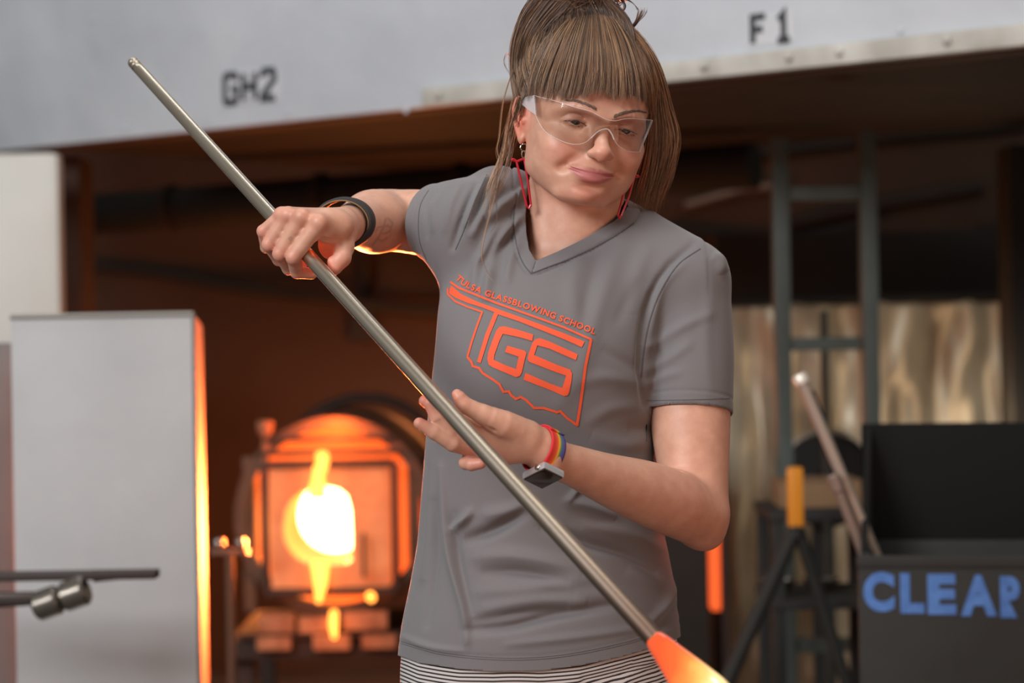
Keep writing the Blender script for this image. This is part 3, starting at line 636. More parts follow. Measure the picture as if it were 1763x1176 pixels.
# neck and the top of the chest, placed where the body is and carried into the head's own frame
HC = lambda px, py, d: w2h(np3(D(px, py, d)))
hv.cone(HC(992, 290, .040), HC(983, 430, .045), 5.7, 5.95, 1.2)
hv.cone(HC(986, 420, .045), HC(975, 500, .045), 5.8, 6.6, 2.0)
hv.cone(HC(928, 318, .006), HC(944, 448, .004), 1.0, 1.0, 2.2)                        # sternomastoid cords
hv.cone(HC(1058, 345, .006), HC(975, 452, .000), .9, .9, 2.2)
hv.ell(HC(955, 482, -.006), (6.4, 3.2, 2.6), 2.6)
hv.cone(HC(962, 462, -.018), HC(1080, 416, .02), .6, .6, 1.4)                         # collar bones
V, Fq = hv.surface(); V = relax(V, Fq, 1, .4); V0 = V.copy()
def shear(v):                                           # her smile and chin sit a little to her right
    z = v[:, 2]; w_ = np.clip((v[:, 1]-4.5)/3.5, 0, 1); w_ = w_*w_*(3-2*w_)*np.clip((z+11.5)/1.5, 0, 1); return -.11*np.clip(-4.3-z, 0, 5.5)*w_
spots = [((s*4.2, 7.5, -3.8), (2.2, 2.5, 1.8), RED, .50) for s in (-1, 1)]
spots += [((0, 11.2, -3.7), (1.3, 1.4, 1.3), RED, .6), ((0, 8.8, -9.1), (2.2, 2, 1.3), RED, .6), ((0, 8.6, 4.2), (4, 3, 1.6), RED, .2)]
spots += [((s*7.9, -.6, 0), (1.3, 2.6, 3.2), lin((215, 88, 66)), .75) for s in (-1, 1)]
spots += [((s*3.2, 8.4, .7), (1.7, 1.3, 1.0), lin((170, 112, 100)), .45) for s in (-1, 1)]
C = tint(V, spots)
# lip pigment: between the outer lines of the two lips
x = V[:, 0]; z = V[:, 2]; yf = V[:, 1] > 8.3
up = -6.42+MZ-.08*np.exp(-(x/.35)**2)+.03*np.exp(-((np.abs(x)-.55)/.4)**2)-.26*np.clip(np.abs(x)/3.0, 0, 1)**2
lo = -8.40+MZ+1.50*np.clip(np.abs(x)/2.95, 0, 1)**2
m = 1/(1+np.exp(-np.clip((up-z)/.07, -30, 30)))*1/(1+np.exp(-np.clip((z-lo)/.09, -30, 30)))*(np.abs(x) < 3.0)*yf
C[:, :3] = C[:, :3]*(1-.85*m[:, None])+LIP*.85*m[:, None]
# eyebrows' and lashes' skin shadow is real hair, laid on below
V[:, 0] += shear(V0)
HEADV, HEADF, HEADC = h2w(V), Fq, C
del hv
BONE_L = V
# ================================================================== arms and hands
def W3(t): return np3(D(*t[:3]))
H2 = .00135
def soft(V, F, a, la, b, mask):
    V = relax(V, F, a, la); m = mask.astype(float)
    for _ in range(12):                                   # feather the mask over the mesh
        acc = np.zeros(len(V)); cnt = np.zeros(len(V))
        for i, j in ((0, 1), (1, 2), (2, 3), (3, 0)):
            acc += np.bincount(F[:, i], m[F[:, j]], len(V))+np.bincount(F[:, j], m[F[:, i]], len(V)); cnt += np.bincount(F[:, i], minlength=len(V))+np.bincount(F[:, j], minlength=len(V))
        m = .5*m+.5*acc/np.maximum(cnt, 1)
    W = relax(V, F, b, .5); return V+(W-V)*m[:, None]
# her right arm, raised across the pipe: the forearm comes towards the camera
def vol_px(x0, y0, x1, y1, d0, d1, h):
    c = np.array([np3(D(x, y, d)) for x in (x0, x1) for y in (y0, y1) for d in (d0, d1)])
    return Vol(c.min(0), c.max(0), h)
def finger(v, js, rs, k=.003, k0=.006):
    p = [W3(j) for j in js]
    for i in range(len(p)-1):
        v.cone(p[i], p[i+1], rs[i], rs[i+1], k0 if i == 0 else k)
    return p
av = vol_px(438, 300, 880, 500, -.15, .26, H2)
arm_dir = W3((672, 378, .17))-W3((850, 395, .02))
av.path([W3((592, 389, -.048)), W3((606, 386, -.01)), W3((632, 383, .06)), W3((652, 381, .12)), W3((668, 379, .165))], [.0235, .0265, .037, .0425, .041], 0, n=30)
av.path([W3((676, 379, .165)), W3((735, 384, .12)), W3((825, 397, .055))], [.041, .044, .046], .004, n=20)
av.ell(W3((648, 381, .085)), (.046, .05, .040), .01)
WR = (590, 386, -.068)
fing1 = dict(
    index=([WR, (550, 384, -.121), (505, 443, -.110), (511, 468, -.086), (537, 471, -.076)], [.015, .0115, .0092, .0082, .0072]),
    middle=([WR, (520, 374, -.115), (482, 437, -.100), (497, 462, -.072), (521, 452, -.060)], [.015, .0112, .0090, .0082, .0072]),
    ring=([WR, (497, 371, -.104), (463, 421, -.092), (480, 447, -.064), (503, 430, -.055)], [.014, .0105, .0086, .0078, .0070]),
    pinky=([(588, 380, -.062), (484, 371, -.097), (453, 398, -.088), (458, 426, -.066), (482, 410, -.056)], [.014, .0092, .0075, .0070, .0062]))
for js, rs in fing1.values():
    q = [W3(j) for j in js]
    av.cone(q[0], q[1], rs[0], rs[1], .010)
for js, rs in fing1.values():
    q = [W3(j) for j in js]
    fv = [av.cone(q[i], q[i+1], rs[i]*(.88 if i == 1 else 1), rs[i+1], .0028) for i in (1, 2, 3)]
    av.ell(q[1]+np.array([.0, -.002, .002]), (.0082,)*3, .004)                        # knuckle
    av.ell(q[2], (rs[2]*.98,)*3, .002)
av.cone(W3((588, 398, -.066)), W3((560, 400, -.106)), .016, .012, .010)
av.ell(W3((572, 388, -.092)), (.026, .015, .019), .012)
av.ell(W3((571, 422, -.074)), (.017, .011, .018), .010)
av.cone(W3((590, 395, -.060)), W3((592, 425, -.080)), .0165, .0125, .008)            # thumb
av.cone(W3((592, 425, -.080)), W3((589, 444, -.093)), .0122, .0108, .005)
av.cone(W3((589, 444, -.093)), W3((577, 461, -.096)), .0106, .0088, .004)
av.ell(W3((571, 450, -.098)), (.0055, .005, .006), .005)
av.path([W3((556, 408, -.112)), W3((574, 413, -.105)), W3((587, 416, -.098))], .0022, .006, op='-')
_f = [fing1[k][0] for k in ('index', 'middle', 'ring', 'pinky')]
for A, B in zip(_f[:-1], _f[1:]):                                                    # grooves between fingers
    g0 = (W3(A[1])+W3(B[1]))/2; g1 = (W3(A[2])+W3(B[2]))/2; up = np.array([0, -.0115, 0])
    pass
for A, B in zip(_f[:-1], _f[1:]):
    for t_ in (.1, .32, .55, .78):
        g0 = W3(A[1])*(1-t_)+W3(A[2])*t_; g1 = W3(B[1])*(1-t_)+W3(B[2])*t_; av.cone(g0+np.array([0, .002, 0]), g1+np.array([0, .002, 0]), .0068-.001*t_, .0062-.001*t_, .003)
V1, F1 = av.surface(); V1 = soft(V1, F1, 3, .4, 36, proj(V1)[:, 0] > 628)
sp = [(W3(j), (.013, .013, .013), RED, .55) for js, rs in fing1.values() for j in (js[1], js[2])]
sp += [(W3((578, 459, -.096)), (.016,)*3, RED, .6), (W3((508, 440, -.09)), (.02,)*3, RED, .3)]
C1 = tint(V1, sp)
# small worn tattoos: a mark on the middle finger, a sprig on the forearm
def ink_px(V, C, curves, wpx, a, col=(60, 56, 62), N=None):
    q = proj(V); m = np.zeros(len(V))
    for cv in curves:
        cv = np.asarray(cv, float)
        for i in range(len(cv)-1):
            p0, p1 = cv[i], cv[i+1]; ab = p1-p0
            t = np.clip(((q-p0)@ab)/max(ab@ab, 1e-9), 0, 1); d = np.linalg.norm(q-(p0+t[:, None]*ab), axis=1)
            m = np.maximum(m, np.exp(-(d/wpx)**2))
    if N is not None: m *= (N[:, 1] < -.1)
    m *= a; c = np.array(lin(col)); C[:, :3] = C[:, :3]*(1-m[:, None])+c*m[:, None]
N1 = vnormals(V1, F1)
ink_px(V1, C1, [[(497, 411), (500, 408), (503, 411), (500, 414), (497, 411)]], 1.6, .35, N=N1)
ink_px(V1, C1, [[(664, 377), (660, 392), (652, 408), (642, 422)], [(659, 392), (667, 388), (673, 392)], [(655, 402), (664, 402), (671, 398)], [(658, 390), (650, 392), (646, 400)], [(649, 412), (658, 415), (666, 410)], [(668, 376), (676, 384), (672, 396)]], 1.8, .30, N=N1)
del av
# her left arm, bent under the pipe
bv = vol_px(712, 440, 1285, 965, -.315, .07, .00145)
bv.path([W3((1178, 480, .02)), W3((1186, 640, .0)), W3((1189, 730, -.015)), W3((1194, 810, -.03)), W3((1200, 880, -.045))], [.052, .0525, .0505, .0445, .040], 0, n=34)
bv.path([W3((1203, 888, -.048)), W3((1160, 866, -.085)), W3((1105, 846, -.125)), W3((1040, 823, -.175)), W3((985, 801, -.215)), W3((948, 789, -.238))], [.0385, .0415, .0385, .0305, .0245, .0225], .007, n=40)
bv.ell(W3((1214, 922, -.035)), (.020, .022, .018), .02)
bv.path([W3((1138, 800, -.105)), W3((1165, 812, -.098)), W3((1193, 836, -.085))], [.001, .003, .0015], .006, op='-')
WL = (940, 782, -.243)
CP = (905, 762, -.252)
fing2 = dict(
    index=([CP, (820, 744, -.262), (778, 717, -.276), (750, 702, -.279), (731, 690, -.281)], [.0165, .0118, .0088, .0080, .0066]),
    middle=([CP, (812, 757, -.262), (774, 746, -.278), (753, 719, -.284), (739, 694, -.286)], [.0165, .0116, .0090, .0082, .0068]),
    ring=([CP, (815, 772, -.260), (780, 764, -.279), (747, 744, -.287), (722, 729, -.290)], [.016, .0112, .0095, .0085, .0068]),
    pinky=([CP, (828, 787, -.252), (802, 797, -.266), (812, 800, -.276), (828, 798, -.280)], [.0155, .0105, .0080, .0074, .0066]))
bv.cone(W3(WL), W3(CP), .0225, .020, .012)
bv.cone(W3((925, 765, -.245)), W3(CP), .020, .018, .012)
for js, rs in fing2.values(): bv.cone(W3(js[0]), W3(js[1]), rs[0], rs[1], .010)
bv.ell(W3((865, 768, -.256)), (.030, .013, .020), .012)
for js, rs in fing2.values():
    q = [W3(j) for j in js]
    for i in (1, 2, 3): bv.cone(q[i], q[i+1], rs[i], rs[i+1], .002)
bv.path([W3((905, 750, -.258)), W3((868, 731, -.276)), W3((832, 714, -.285))], [.0185, .0165, .0115], .009, n=5)    # thumb root
bv.cone(W3((832, 714, -.285)), W3((799, 697, -.292)), .0112, .0095, .004)
bv.path([W3((799, 697, -.292)), W3((791, 684, -.294)), W3((787, 679, -.294))], [.0092, .0076, .0062], .003)
bv.path([W3((836, 736, -.292)), W3((850, 742, -.288))], [.001, .0022], .004, op='-')
V2, F2 = bv.surface(); V2 = soft(V2, F2, 1, .35, 36, proj(V2)[:, 0] > 965)
C2 = tint(V2, [(W3(js[-1]), (.014,)*3, RED, .6) for js, rs in fing2.values()]+[(W3((787, 680, -.294)), (.014,)*3, RED, .5), (W3((1205, 920, -.03)), (.04,)*3, RED, .45),
               (W3((812, 790, -.27)), (.02,)*3, RED, .4), (W3((1180, 850, -.12)), (.05,)*3, RED, .2)])
ink_px(V2, C2, [[(747, 727), (757, 722)]], 1.5, .35, N=vnormals(V2, F2))
del bv
# trunk and legs, coarser: hidden under the clothes
STN = [  # py, left px, right px, half depth, centre depth
    (365, 925, 1065, .035, .062), (385, 890, 1090, .050, .056), (405, 855, 1120, .062, .052), (430, 812, 1158, .076, .046), (470, 772, 1176, .096, .036), (520, 757, 1158, .112, .025), (580, 752, 1146, .122, .015), (640, 746, 1138, .124, .01),
    (700, 739, 1131, .117, .01), (760, 733, 1128, .108, .015), (850, 726, 1133, .104, .015), (930, 719, 1146, .108, .015), (1000, 707, 1160, .116, .015),
    (1050, 696, 1168, .122, .015), (1100, 688, 1173, .126, .015), (1160, 684, 1176, .128, .015)]
S_z, S_l, S_r, S_b, S_c = [], [], [], [], []
for py, l, r, bd, cd in STN:
    a = np3(D(l, py, cd)); c = np3(D(r, py, cd)); S_z.append((a[2]+c[2])/2); S_l.append(a[0]); S_r.append(c[0]); S_b.append(bd); S_c.append(DP+cd)
o_ = np.argsort(S_z); S_z, S_l, S_r, S_b, S_c = [np.array(q)[o_] for q in (S_z, S_l, S_r, S_b, S_c)]
YAWT = math.radians(-8)                                  # the chest faces a little to the picture's left
_zz = np.linspace(S_z[0], S_z[-1], 400); _k = np.interp(_zz, S_z, np.arange(len(S_z)))
def _sp(a):
    i = np.clip(_k.astype(int), 0, len(a)-2); u = _k-i; g = lambda j: a[np.clip(j, 0, len(a)-1)]
    r = .5*(2*g(i)+(g(i+1)-g(i-1))*u+(2*g(i-1)-5*g(i)+4*g(i+1)-g(i+2))*u*u+(3*g(i)-g(i-1)-3*g(i+1)+g(i+2))*u**3)
    kk = np.hanning(31); kk /= kk.sum(); return np.convolve(np.pad(r, 15, mode='edge'), kk, 'valid')
S_l, S_r, S_b, S_c = [_sp(a) for a in (S_l, S_r, S_b, S_c)]; S_z = _zz
def loft_d(X, Y, Z, grow, p=2.3):
    zz = Z.ravel(); T = lambda a: np.interp(zz, S_z, a).reshape(Z.shape)
    l = T(S_l); r = T(S_r); bb = T(S_b)+grow; cc = T(S_c)
    cx = (l+r)/2; a = (r-l)/2+grow
    x = (X-cx); y = Y-cc-x*math.tan(YAWT)*-.6
    return ((np.abs(x/a)**p+np.abs(y/bb)**p)**(1/p)-1)*np.minimum(a, bb)
def smax(a, b, k):
    h = np.maximum(k-np.abs(a-b), 0)/k; return np.maximum(a, b)+h*h*k*.25
def loft(v, grow, zlo, zhi, k=0):
    lo = np.array([S_l.min()-.02, DP-.16, zlo]); hi = np.array([S_r.max()+.02, DP+.2, zhi])
    return v.mix(lo, hi, lambda X, Y, Z: np.maximum(smax(loft_d(X, Y, Z, grow), Z-zhi+0*X, .05), zlo-Z), k)
tv = Vol((-.2, DP-.16, .02), (.28, DP+.22, 1.46), .007)
loft(tv, -.016, .80, 1.38, .0)
tv.cone(W3((975, 440, .05)), W3((985, 360, .05)), .06, .052, .03)
LEG = [((.0-.055), .015), (.135, .0)]
hipz = .86
for s, hx in ((-1, -.030), (1, .135)):
    tv.path([(hx-.012*s, DP+.02, .79), (hx-.004*s, DP-.005, .50), (hx-.006*s, DP+.03, .13), (hx-.006*s, DP+.035, .09)], [.080, .056, .036, .036], .02, n=8)
    tv.cone((hx-.006*s, DP+.04, .065), (hx+.012*s, DP-.12, .045), .036, .028, .02)
V3, F3 = tv.surface(); C3 = tint(V3, []); del tv
BV = np.concatenate([HEADV, V1, V2, V3]); o1 = len(HEADV); o2 = o1+len(V1); o3 = o2+len(V2)
BF = np.concatenate([HEADF, F1+o1, F2+o2, F3+o3]); BC = np.concatenate([HEADC, C1, C2, C3])
person = thing('person', 'woman in grey printed T-shirt and striped leggings holding a steel pipe slantwise', 'person', (0.05, DP, 0))
body = link_np('body', BV, BF, skin, person); set_color(body, 'tint', BC)
# ================================================================== T-shirt
def seg_px(q, cv):
    """distance in pixels to a polyline and position 0..1 along it"""
    cv = np.asarray(cv, float); L = np.r_[0, np.cumsum(np.linalg.norm(np.diff(cv, axis=0), axis=1))]
    best = np.full(len(q), 1e9); tt = np.zeros(len(q)); sd = np.zeros(len(q))
    for i in range(len(cv)-1):
        p0, p1 = cv[i], cv[i+1]; ab = p1-p0; t = np.clip(((q-p0)@ab)/(ab@ab), 0, 1); r = q-(p0+t[:, None]*ab); d = np.linalg.norm(r, axis=1)
        m = d < best; best[m] = d[m]; tt[m] = ((L[i]+t*(L[i+1]-L[i]))/L[-1])[m]; sd[m] = np.sign(ab[0]*r[:, 1]-ab[1]*r[:, 0])[m]
    return best, tt, sd
tv = vol_px(660, 250, 1290, 1185, -.17, .22, .00225)
zt = float(D(900, 1175, 0)[2]); loft(tv, .0, zt, 1.43, .0)
# shoulders
tv.cone(W3((1075, 420, .055)), W3((1182, 485, .02)), .050, .0545, .06)
tv.cone(W3((890, 375, .060)), W3((806, 388, .03)), .048, .053, .06)
tv.ell(W3((856, 330, .075)), (.040, .035, .034), .03)
tv.cone(W3((1010, 430, .06)), W3((930, 420, .06)), .055, .055, .06)
tv.ell(HO*0+W3((955, 482, -.006)), (.074, .030, .03), .03)
# sleeves
RSL = [W3((1180, 490, .02)), W3((1187, 600, .005)), W3((1187, 690, -.008)), W3((1187, 790, -.014))]
RC = W3((1187, 710, -.012)); RN = W3((1189, 730, -.015))-W3((1186, 640, .0)); RN /= np.linalg.norm(RN); RN = RN+np.array([-.06, 0, 0]); RN /= np.linalg.norm(RN)
_q = catmull(np.c_[np.array(RSL), [.057, .0565, .0555, .0555]], 24)
def rsl_d(X, Y, Z):
    best = None
    for i in range(len(_q)-1):
        a = _q[i, :3]; ab = _q[i+1, :3]-a; L2 = (ab**2).sum(); x, y, z = X-a[0], Y-a[1], Z-a[2]
        t = np.clip((x*ab[0]+y*ab[1]+z*ab[2])/L2, 0, 1); d = np.sqrt((x-t*ab[0])**2+(y-t*ab[1])**2+(z-t*ab[2])**2)-(_q[i, 3]+(_q[i+1, 3]-_q[i, 3])*t)
        best = d if best is None else np.minimum(best, d)
    return best
tv.mix(_q[:, :3].min(0)-.06, _q[:, :3].max(0)+.06, lambda X, Y, Z: np.maximum(rsl_d(X, Y, Z), (X-RC[0])*RN[0]+(Y-RC[1])*RN[1]+(Z-RC[2])*RN[2]), .010)
tv.path([W3((812, 398, .025)), W3((770, 386, .060)), W3((735, 382, .095)), W3((700, 379, .13))], [.060, .0535, .0495, .048], .03, n=7)
V, Fq = tv.surface(); V = relax(V, Fq, 2, .5); del tv
# openings
NECK = np.array([(925, 200), (912, 290), (908, 320), (906, 350), (905, 374), (906, 400), (911, 430), (922, 449), (960, 433), (1010, 409), (1058, 380), (1074, 366), (1088, 345), (1100, 200)], float)
def poly_sd(q, pg):
    best = np.full(len(q), 1e9); ins = np.zeros(len(q), bool)
    for i in range(len(pg)):
        p0, p1 = pg[i], pg[(i+1) % len(pg)]; ab = p1-p0; t = np.clip(((q-p0)@ab)/(ab@ab), 0, 1)
        best = np.minimum(best, np.linalg.norm(q-(p0+t[:, None]*ab), axis=1))
        c = (p0[1] > q[:, 1]) != (p1[1] > q[:, 1]); xx = p0[0]+(q[:, 1]-p0[1])*(p1[0]-p0[0])/np.where(p1[1] == p0[1], 1e-9, p1[1]-p0[1]); ins ^= c & (q[:, 0] < xx)
    return np.where(ins, best, -best)
def neck_cut(V):
    q = proj(V).copy(); t = np.clip((V[:, 1]-DP-.02)/.06, 0, 1); t = t*t*(3-2*t); q[:, 1] += 85*t; return poly_sd(q, NECK)/1350.
hemL = [W3((749, 381, .080)), arm_dir/np.linalg.norm(arm_dir)]
HEM = np.array([(600, 1096), (684, 1128), (720, 1141), (790, 1152), (850, 1156), (930, 1155), (1000, 1146), (1070, 1131), (1130, 1114), (1174, 1096), (1260, 1066)], float)
HEMB = np.array([(600, 1110), (1260, 1090)], float)
def hem_cut(V):
    q = proj(V); t = np.clip((V[:, 1]-DP)/.03, 0, 1)
    hy = np.interp(q[:, 0], HEM[:, 0], HEM[:, 1])*(1-t)+(np.interp(q[:, 0], HEMB[:, 0], HEMB[:, 1]))*t
    return (q[:, 1]-hy)/1350.
def sleeveR(V):   # the hanging sleeve at picture right
    out = (loft_d(V[:, 0], V[:, 1], V[:, 2], 0.) > .0015) & (rsl_d(V[:, 0], V[:, 1], V[:, 2]) < .004)
    return np.where(out, (V-RC)@RN, -1)
def sleeveL(V):
    return np.where((proj(V)[:, 0] < 785) & (proj(V)[:, 1] < 480), (V-hemL[0])@hemL[1], -1)
cuts = [neck_cut, hem_cut, sleeveL]
# cloth folds, first as relief on the whole garment
FOLD = [  # polyline in the picture frame of the shirt front, half width px, height mm (+ ridge, - valley)
    # fan from the raised shoulder
    ([(890, 345), (850, 390), (828, 440), (815, 500)], 9, 5.0), ([(900, 372), (868, 405), (850, 450), (835, 520)], 9, 5.0), ([(905, 330), (865, 352), (835, 380)], 9, 6),
    ([(880, 360), (845, 395), (822, 440)], 8, -4.0), ([(893, 390), (862, 425), (845, 470)], 8, -4.0), ([(893, 420), (880, 450), (872, 490)], 8, 2.5),
    ([(858, 310), (838, 350), (822, 380), (810, 410)], 8, 5), ([(838, 305), (818, 345), (802, 392)], 7, 5), ([(848, 305), (828, 350), (812, 395)], 6, -4),
    ([(826, 315), (806, 350), (788, 395), (778, 430)], 6, -3.5), ([(795, 315), (778, 350), (766, 400)], 6, 1.6), ([(770, 320), (750, 355), (745, 400)], 5, 1.5), ([(752, 325), (735, 355), (735, 410)], 4, -1.4),
    # across the chest under the collar
    ([(1000, 440), (985, 490), (990, 560)], 16, 2.2), ([(1075, 410), (1050, 470), (1020, 560), (1000, 640), (960, 700)], 16, 2.0), ([(1120, 420), (1098, 470), (1085, 540)], 14, 1.8),
    ([(1030, 440), (1015, 500), (1005, 560)], 13, -1.6), ([(1100, 480), (1060, 560)], 12, -1.5), ([(860, 560), (860, 640), (850, 700)], 20, 1.2),
    # armhole by the hanging sleeve
    ([(1195, 420), (1150, 460), (1118, 520), (1106, 580), (1103, 640), (1110, 700)], 7, -5.0), ([(1180, 452), (1140, 490), (1124, 545), (1118, 600)], 9, 2.2),
    ([(1110, 600), (1140, 585), (1180, 560), (1225, 540)], 9, 1.8), ([(1108, 640), (1150, 620), (1190, 590)], 9, 1.8), ([(1105, 668), (1140, 650), (1175, 640)], 8, 1.4),
    ([(1215, 440), (1222, 500), (1215, 580), (1222, 680)], 12, 1.2), ([(1225, 440), (1238, 448), (1246, 470)], 9, 4),
    ([(1100, 660), (1040, 650), (1000, 660)], 12, 1.8), ([(1100, 700), (1050, 705), (1010, 730)], 12, 1.6), ([(1105, 640), (1060, 615), (1035, 600)], 10, -1.3),
    ([(1120, 760), (1070, 765), (1020, 750)], 14, 2), ([(1125, 735), (1080, 735)], 10, -2),
    # long fall on the left
    ([(762, 480), (755, 600), (748, 700), (745, 800)], 10, 1.6), ([(760, 800), (766, 880), (775, 960), (798, 1050), (805, 1110)], 7, 3.2), ([(744, 760), (742, 900), (728, 1000)], 8, 2.0),
    ([(750, 860), (752, 960), (735, 1080)], 7, -2.0), ([(782, 880), (790, 970), (812, 1060)], 8, -2.0),
    # sweeping drag lines on the belly
    ([(778, 915), (800, 895), (812, 880)], 7, 4.5), ([(800, 930), (850, 912), (905, 880)], 10, -5.0), ([(830, 888), (880, 880), (920, 860)], 12, 2.8),
    ([(815, 960), (880, 958), (950, 970), (1000, 985)], 14, 3.2), ([(830, 985), (900, 985), (980, 1003)], 9, -2.6), ([(930, 905), (1010, 935), (1080, 955), (1135, 985)], 9, -4.5),
    ([(1000, 905), (1070, 920), (1140, 950)], 12, 2.8), ([(820, 1020), (900, 1015), (960, 1005), (1040, 995)], 14, 2.4), ([(830, 1050), (930, 1035), (1010, 1040)], 13, 2.6),
    ([(800, 1085), (880, 1078), (960, 1058), (1060, 1042)], 9, -4.2), ([(810, 1070), (900, 1055), (980, 1045)], 8, -2.5), ([(990, 1020), (1070, 1030), (1130, 1060)], 12, 1.8),
    ([(1120, 1070), (1148, 1040), (1166, 1000)], 8, 2.4), ([(1125, 1088), (1150, 1065), (1170, 1040)], 7, -2.2), ([(1060, 890), (1010, 870), (975, 865)], 10, 3), ([(975, 865), (990, 848), (1000, 835)], 5, 3.5),
    ([(1080, 980), (1140, 1010)], 12, 2), ([(870, 1110), (970, 1100), (1060, 1088), (1120, 1078)], 7, 1.5), ([(690, 1095), (740, 1115), (800, 1122)], 6, 1.4)]
FOLD = [(cv, wd, am) for cv, wd, am in FOLD]
N = vnormals(V, Fq); q = proj(V); disp = np.zeros(len(V)); front = np.clip(-N[:, 1]*2.2+.25, 0, 1)*(V[:, 1] < DP+.12)
for cv, wd, am in FOLD:
    d, t, s_ = seg_px(q, catmull(cv, 12)); pr = np.exp(-(d/wd)**2)*np.clip(np.sin(PI*np.clip(t*.92+.04, 0, 1)), 0, 1)**.6
    pr *= np.where((t <= 0) | (t >= 1), .6, 1)
    disp += am*(.0017+.0006*(np.mean([c[0] for c in cv]) < 900)*(np.mean([c[1] for c in cv]) < 520)+.0008*(np.mean([c[1] for c in cv]) > 850))*pr
# hem turn-ups, stitch rows, rib collar, armhole seams
hc = hem_cut(V); nc = neck_cut(V); sr = sleeveR(V); sl = sleeveL(V)
seam = lambda c, at, w_: np.exp(-((c-at)/w_)**2)
disp = disp*front
disp += -.0009*seam(hc, -.019, .0016)-.0008*seam(sr, -.017, .0016)-.0008*seam(sl, -.016, .0016)
disp += .0012*(nc > -.0160)*(nc < .01)-.0024*seam(nc, -.0175, .0019)
near = nc > -.035
V = V+N*disp[:, None]
# hand-made notch: the crossed point of the V
d, t, s_ = seg_px(q, np.array([(922, 449), (915, 472)])); V = V-N*(.0012*np.exp(-(d/1.8)**2)*(V[:, 1] < DP))[:, None]
C = np.stack([c(V) for c in cuts], 1).max(1)
cap = (N@RN > .55) & (sleeveR(V) > -.004)
keepf = (~cap[Fq]).any(1) & (C[Fq] < 0).any(1) & ~((C[Fq] > .004).any(1))
F = Fq[keepf]
# pull the ragged rim onto the cut line
cm = C > 0
for _ in range(3):
    c0 = np.stack([c(V) for c in cuts], 1); k = c0.argmax(1); cc = c0.max(1); idx = np.where((cc > -.0002) & (cc < .008))[0]
    used = np.zeros(len(V), bool); used[F.ravel()] = True; idx = idx[used[idx] & (cc[idx] > 0)]
    if len(idx) == 0: break
    g = np.zeros((len(idx), 3)); e = .0006
    for a in range(3):
        dv = np.zeros(3); dv[a] = e; A = np.stack([c(V[idx]+dv) for c in cuts], 1); B = np.stack([c(V[idx]-dv) for c in cuts], 1)
        g[:, a] = (A-B)[np.arange(len(idx)), k[idx]]/(2*e)
    gn = g-(g*N[idx]).sum(1)[:, None]*N[idx]
    l2 = np.maximum((gn**2).sum(1), .15)
    st = gn*(cc[idx]/l2)[:, None]; st = st/np.maximum(np.linalg.norm(st, axis=1)/.004, 1)[:, None]; V[idx] -= st
pl_ = sleeveR(V); rim = pl_ > -.0026; V[rim] -= RN*pl_[rim][:, None]
used = np.zeros(len(V), bool); used[F.ravel()] = True; mp = np.cumsum(used)-1; V = V[used]; F = mp[F]
cloth = mat('grey_jersey', (108, 105, 106), .85, bump=(900, .35, .0008), Sheen_Weight=.2, Sheen_Roughness=.5)
shirt = link_np('t_shirt', V, F, cloth, person)
sm_ = shirt.modifiers.new('thickness', 'SOLIDIFY'); sm_.thickness = .0016; sm_.offset = -1
SHV, SHF = V, F
shirt_bvh = BVHTree.FromPolygons([tuple(v) for v in V], [tuple(f) for f in F.tolist()])
SHN = vnormals(V, F)
# ================================================================== printed emblem on the chest
ink_m = mat('orange_print', (226, 84, 46), .75, bump=(900, .3, .0006))
def facing(v, fs):
    v = np.array([tuple(q) for q in v]); r = []
    for f in fs:
        n = np.cross(v[f[1]]-v[f[0]], v[f[2]]-v[f[0]]); r.append(f if n[1] < 0 else f[::-1])
    return r
def drape(name, polys, m, parent, lift=.0011, cell=5.0):
    """flat pieces drawn in the shirt front's own plane (photograph pixels), cut fine and laid on the cloth"""
    bm = bmesh.new()
    for pg in polys:
        outer, holes = (pg if isinstance(pg, tuple) else (pg, []))
        loops = [outer]+holes; eds = []
        for lp in loops:
            vs_ = [bm.verts.new((p[0], p[1], 0)) for p in lp]
            eds += [bm.edges.new((vs_[i], vs_[(i+1) % len(vs_)])) for i in range(len(vs_))]
        bmesh.ops.triangle_fill(bm, use_beauty=True, use_dissolve=False, edges=eds)
    xs = [v.co.x for v in bm.verts]; ys = [v.co.y for v in bm.verts]
    for ax, lo, hi in ((0, min(xs), max(xs)), (1, min(ys), max(ys))):
        t = math.floor(lo/cell)*cell+cell/2
        while t < hi:
            co = [0, 0, 0]; no = [0, 0, 0]; co[ax] = t; no[ax] = 1
            bmesh.ops.bisect_plane(bm, geom=bm.verts[:]+bm.edges[:]+bm.faces[:], plane_co=co, plane_no=no); t += cell
    bmesh.ops.triangulate(bm, faces=bm.faces[:])
    bm.verts.index_update(); co = [tuple(v.co) for v in bm.verts]; fs = [[v.index for v in f.verts] for f in bm.faces]; bm.free()
    out = []; nn = []; bad = set(); o = Vector((0, 0, CAMH))
    for i, (x, y, _) in enumerate(co):
        d = (P(x, y, 1.0)-o).normalized(); h = shirt_bvh.ray_cast(o, d)
        if h[0] is None: bad.add(i); out.append((0, 0, 0)); nn.append((0, -1, 0)); continue
        f = SHF[h[2]]; n = SHN[f].mean(0); n /= np.linalg.norm(n)
        pts = SHV[f]; w_ = 1/np.maximum(np.linalg.norm(pts-np3(h[0]), axis=1), 1e-5); n = (SHN[f]*w_[:, None]).sum(0); n /= np.linalg.norm(n)
        out.append(tuple(np3(h[0])-np3(d)*lift)); nn.append(tuple(n))
    fs = [f for f in fs if not bad & set(f)]; fs = facing(out, fs)
    o_ = link_mesh(name, out, fs, m, parent)
    me = o_.data
    me.shade_smooth(); me.normals_split_custom_set_from_vertices(nn)
    return o_
def z4(c): return [(740+x/3.675, 440+y/3.675) for x, y in c]        # read off a 3.675x enlargement of the chest
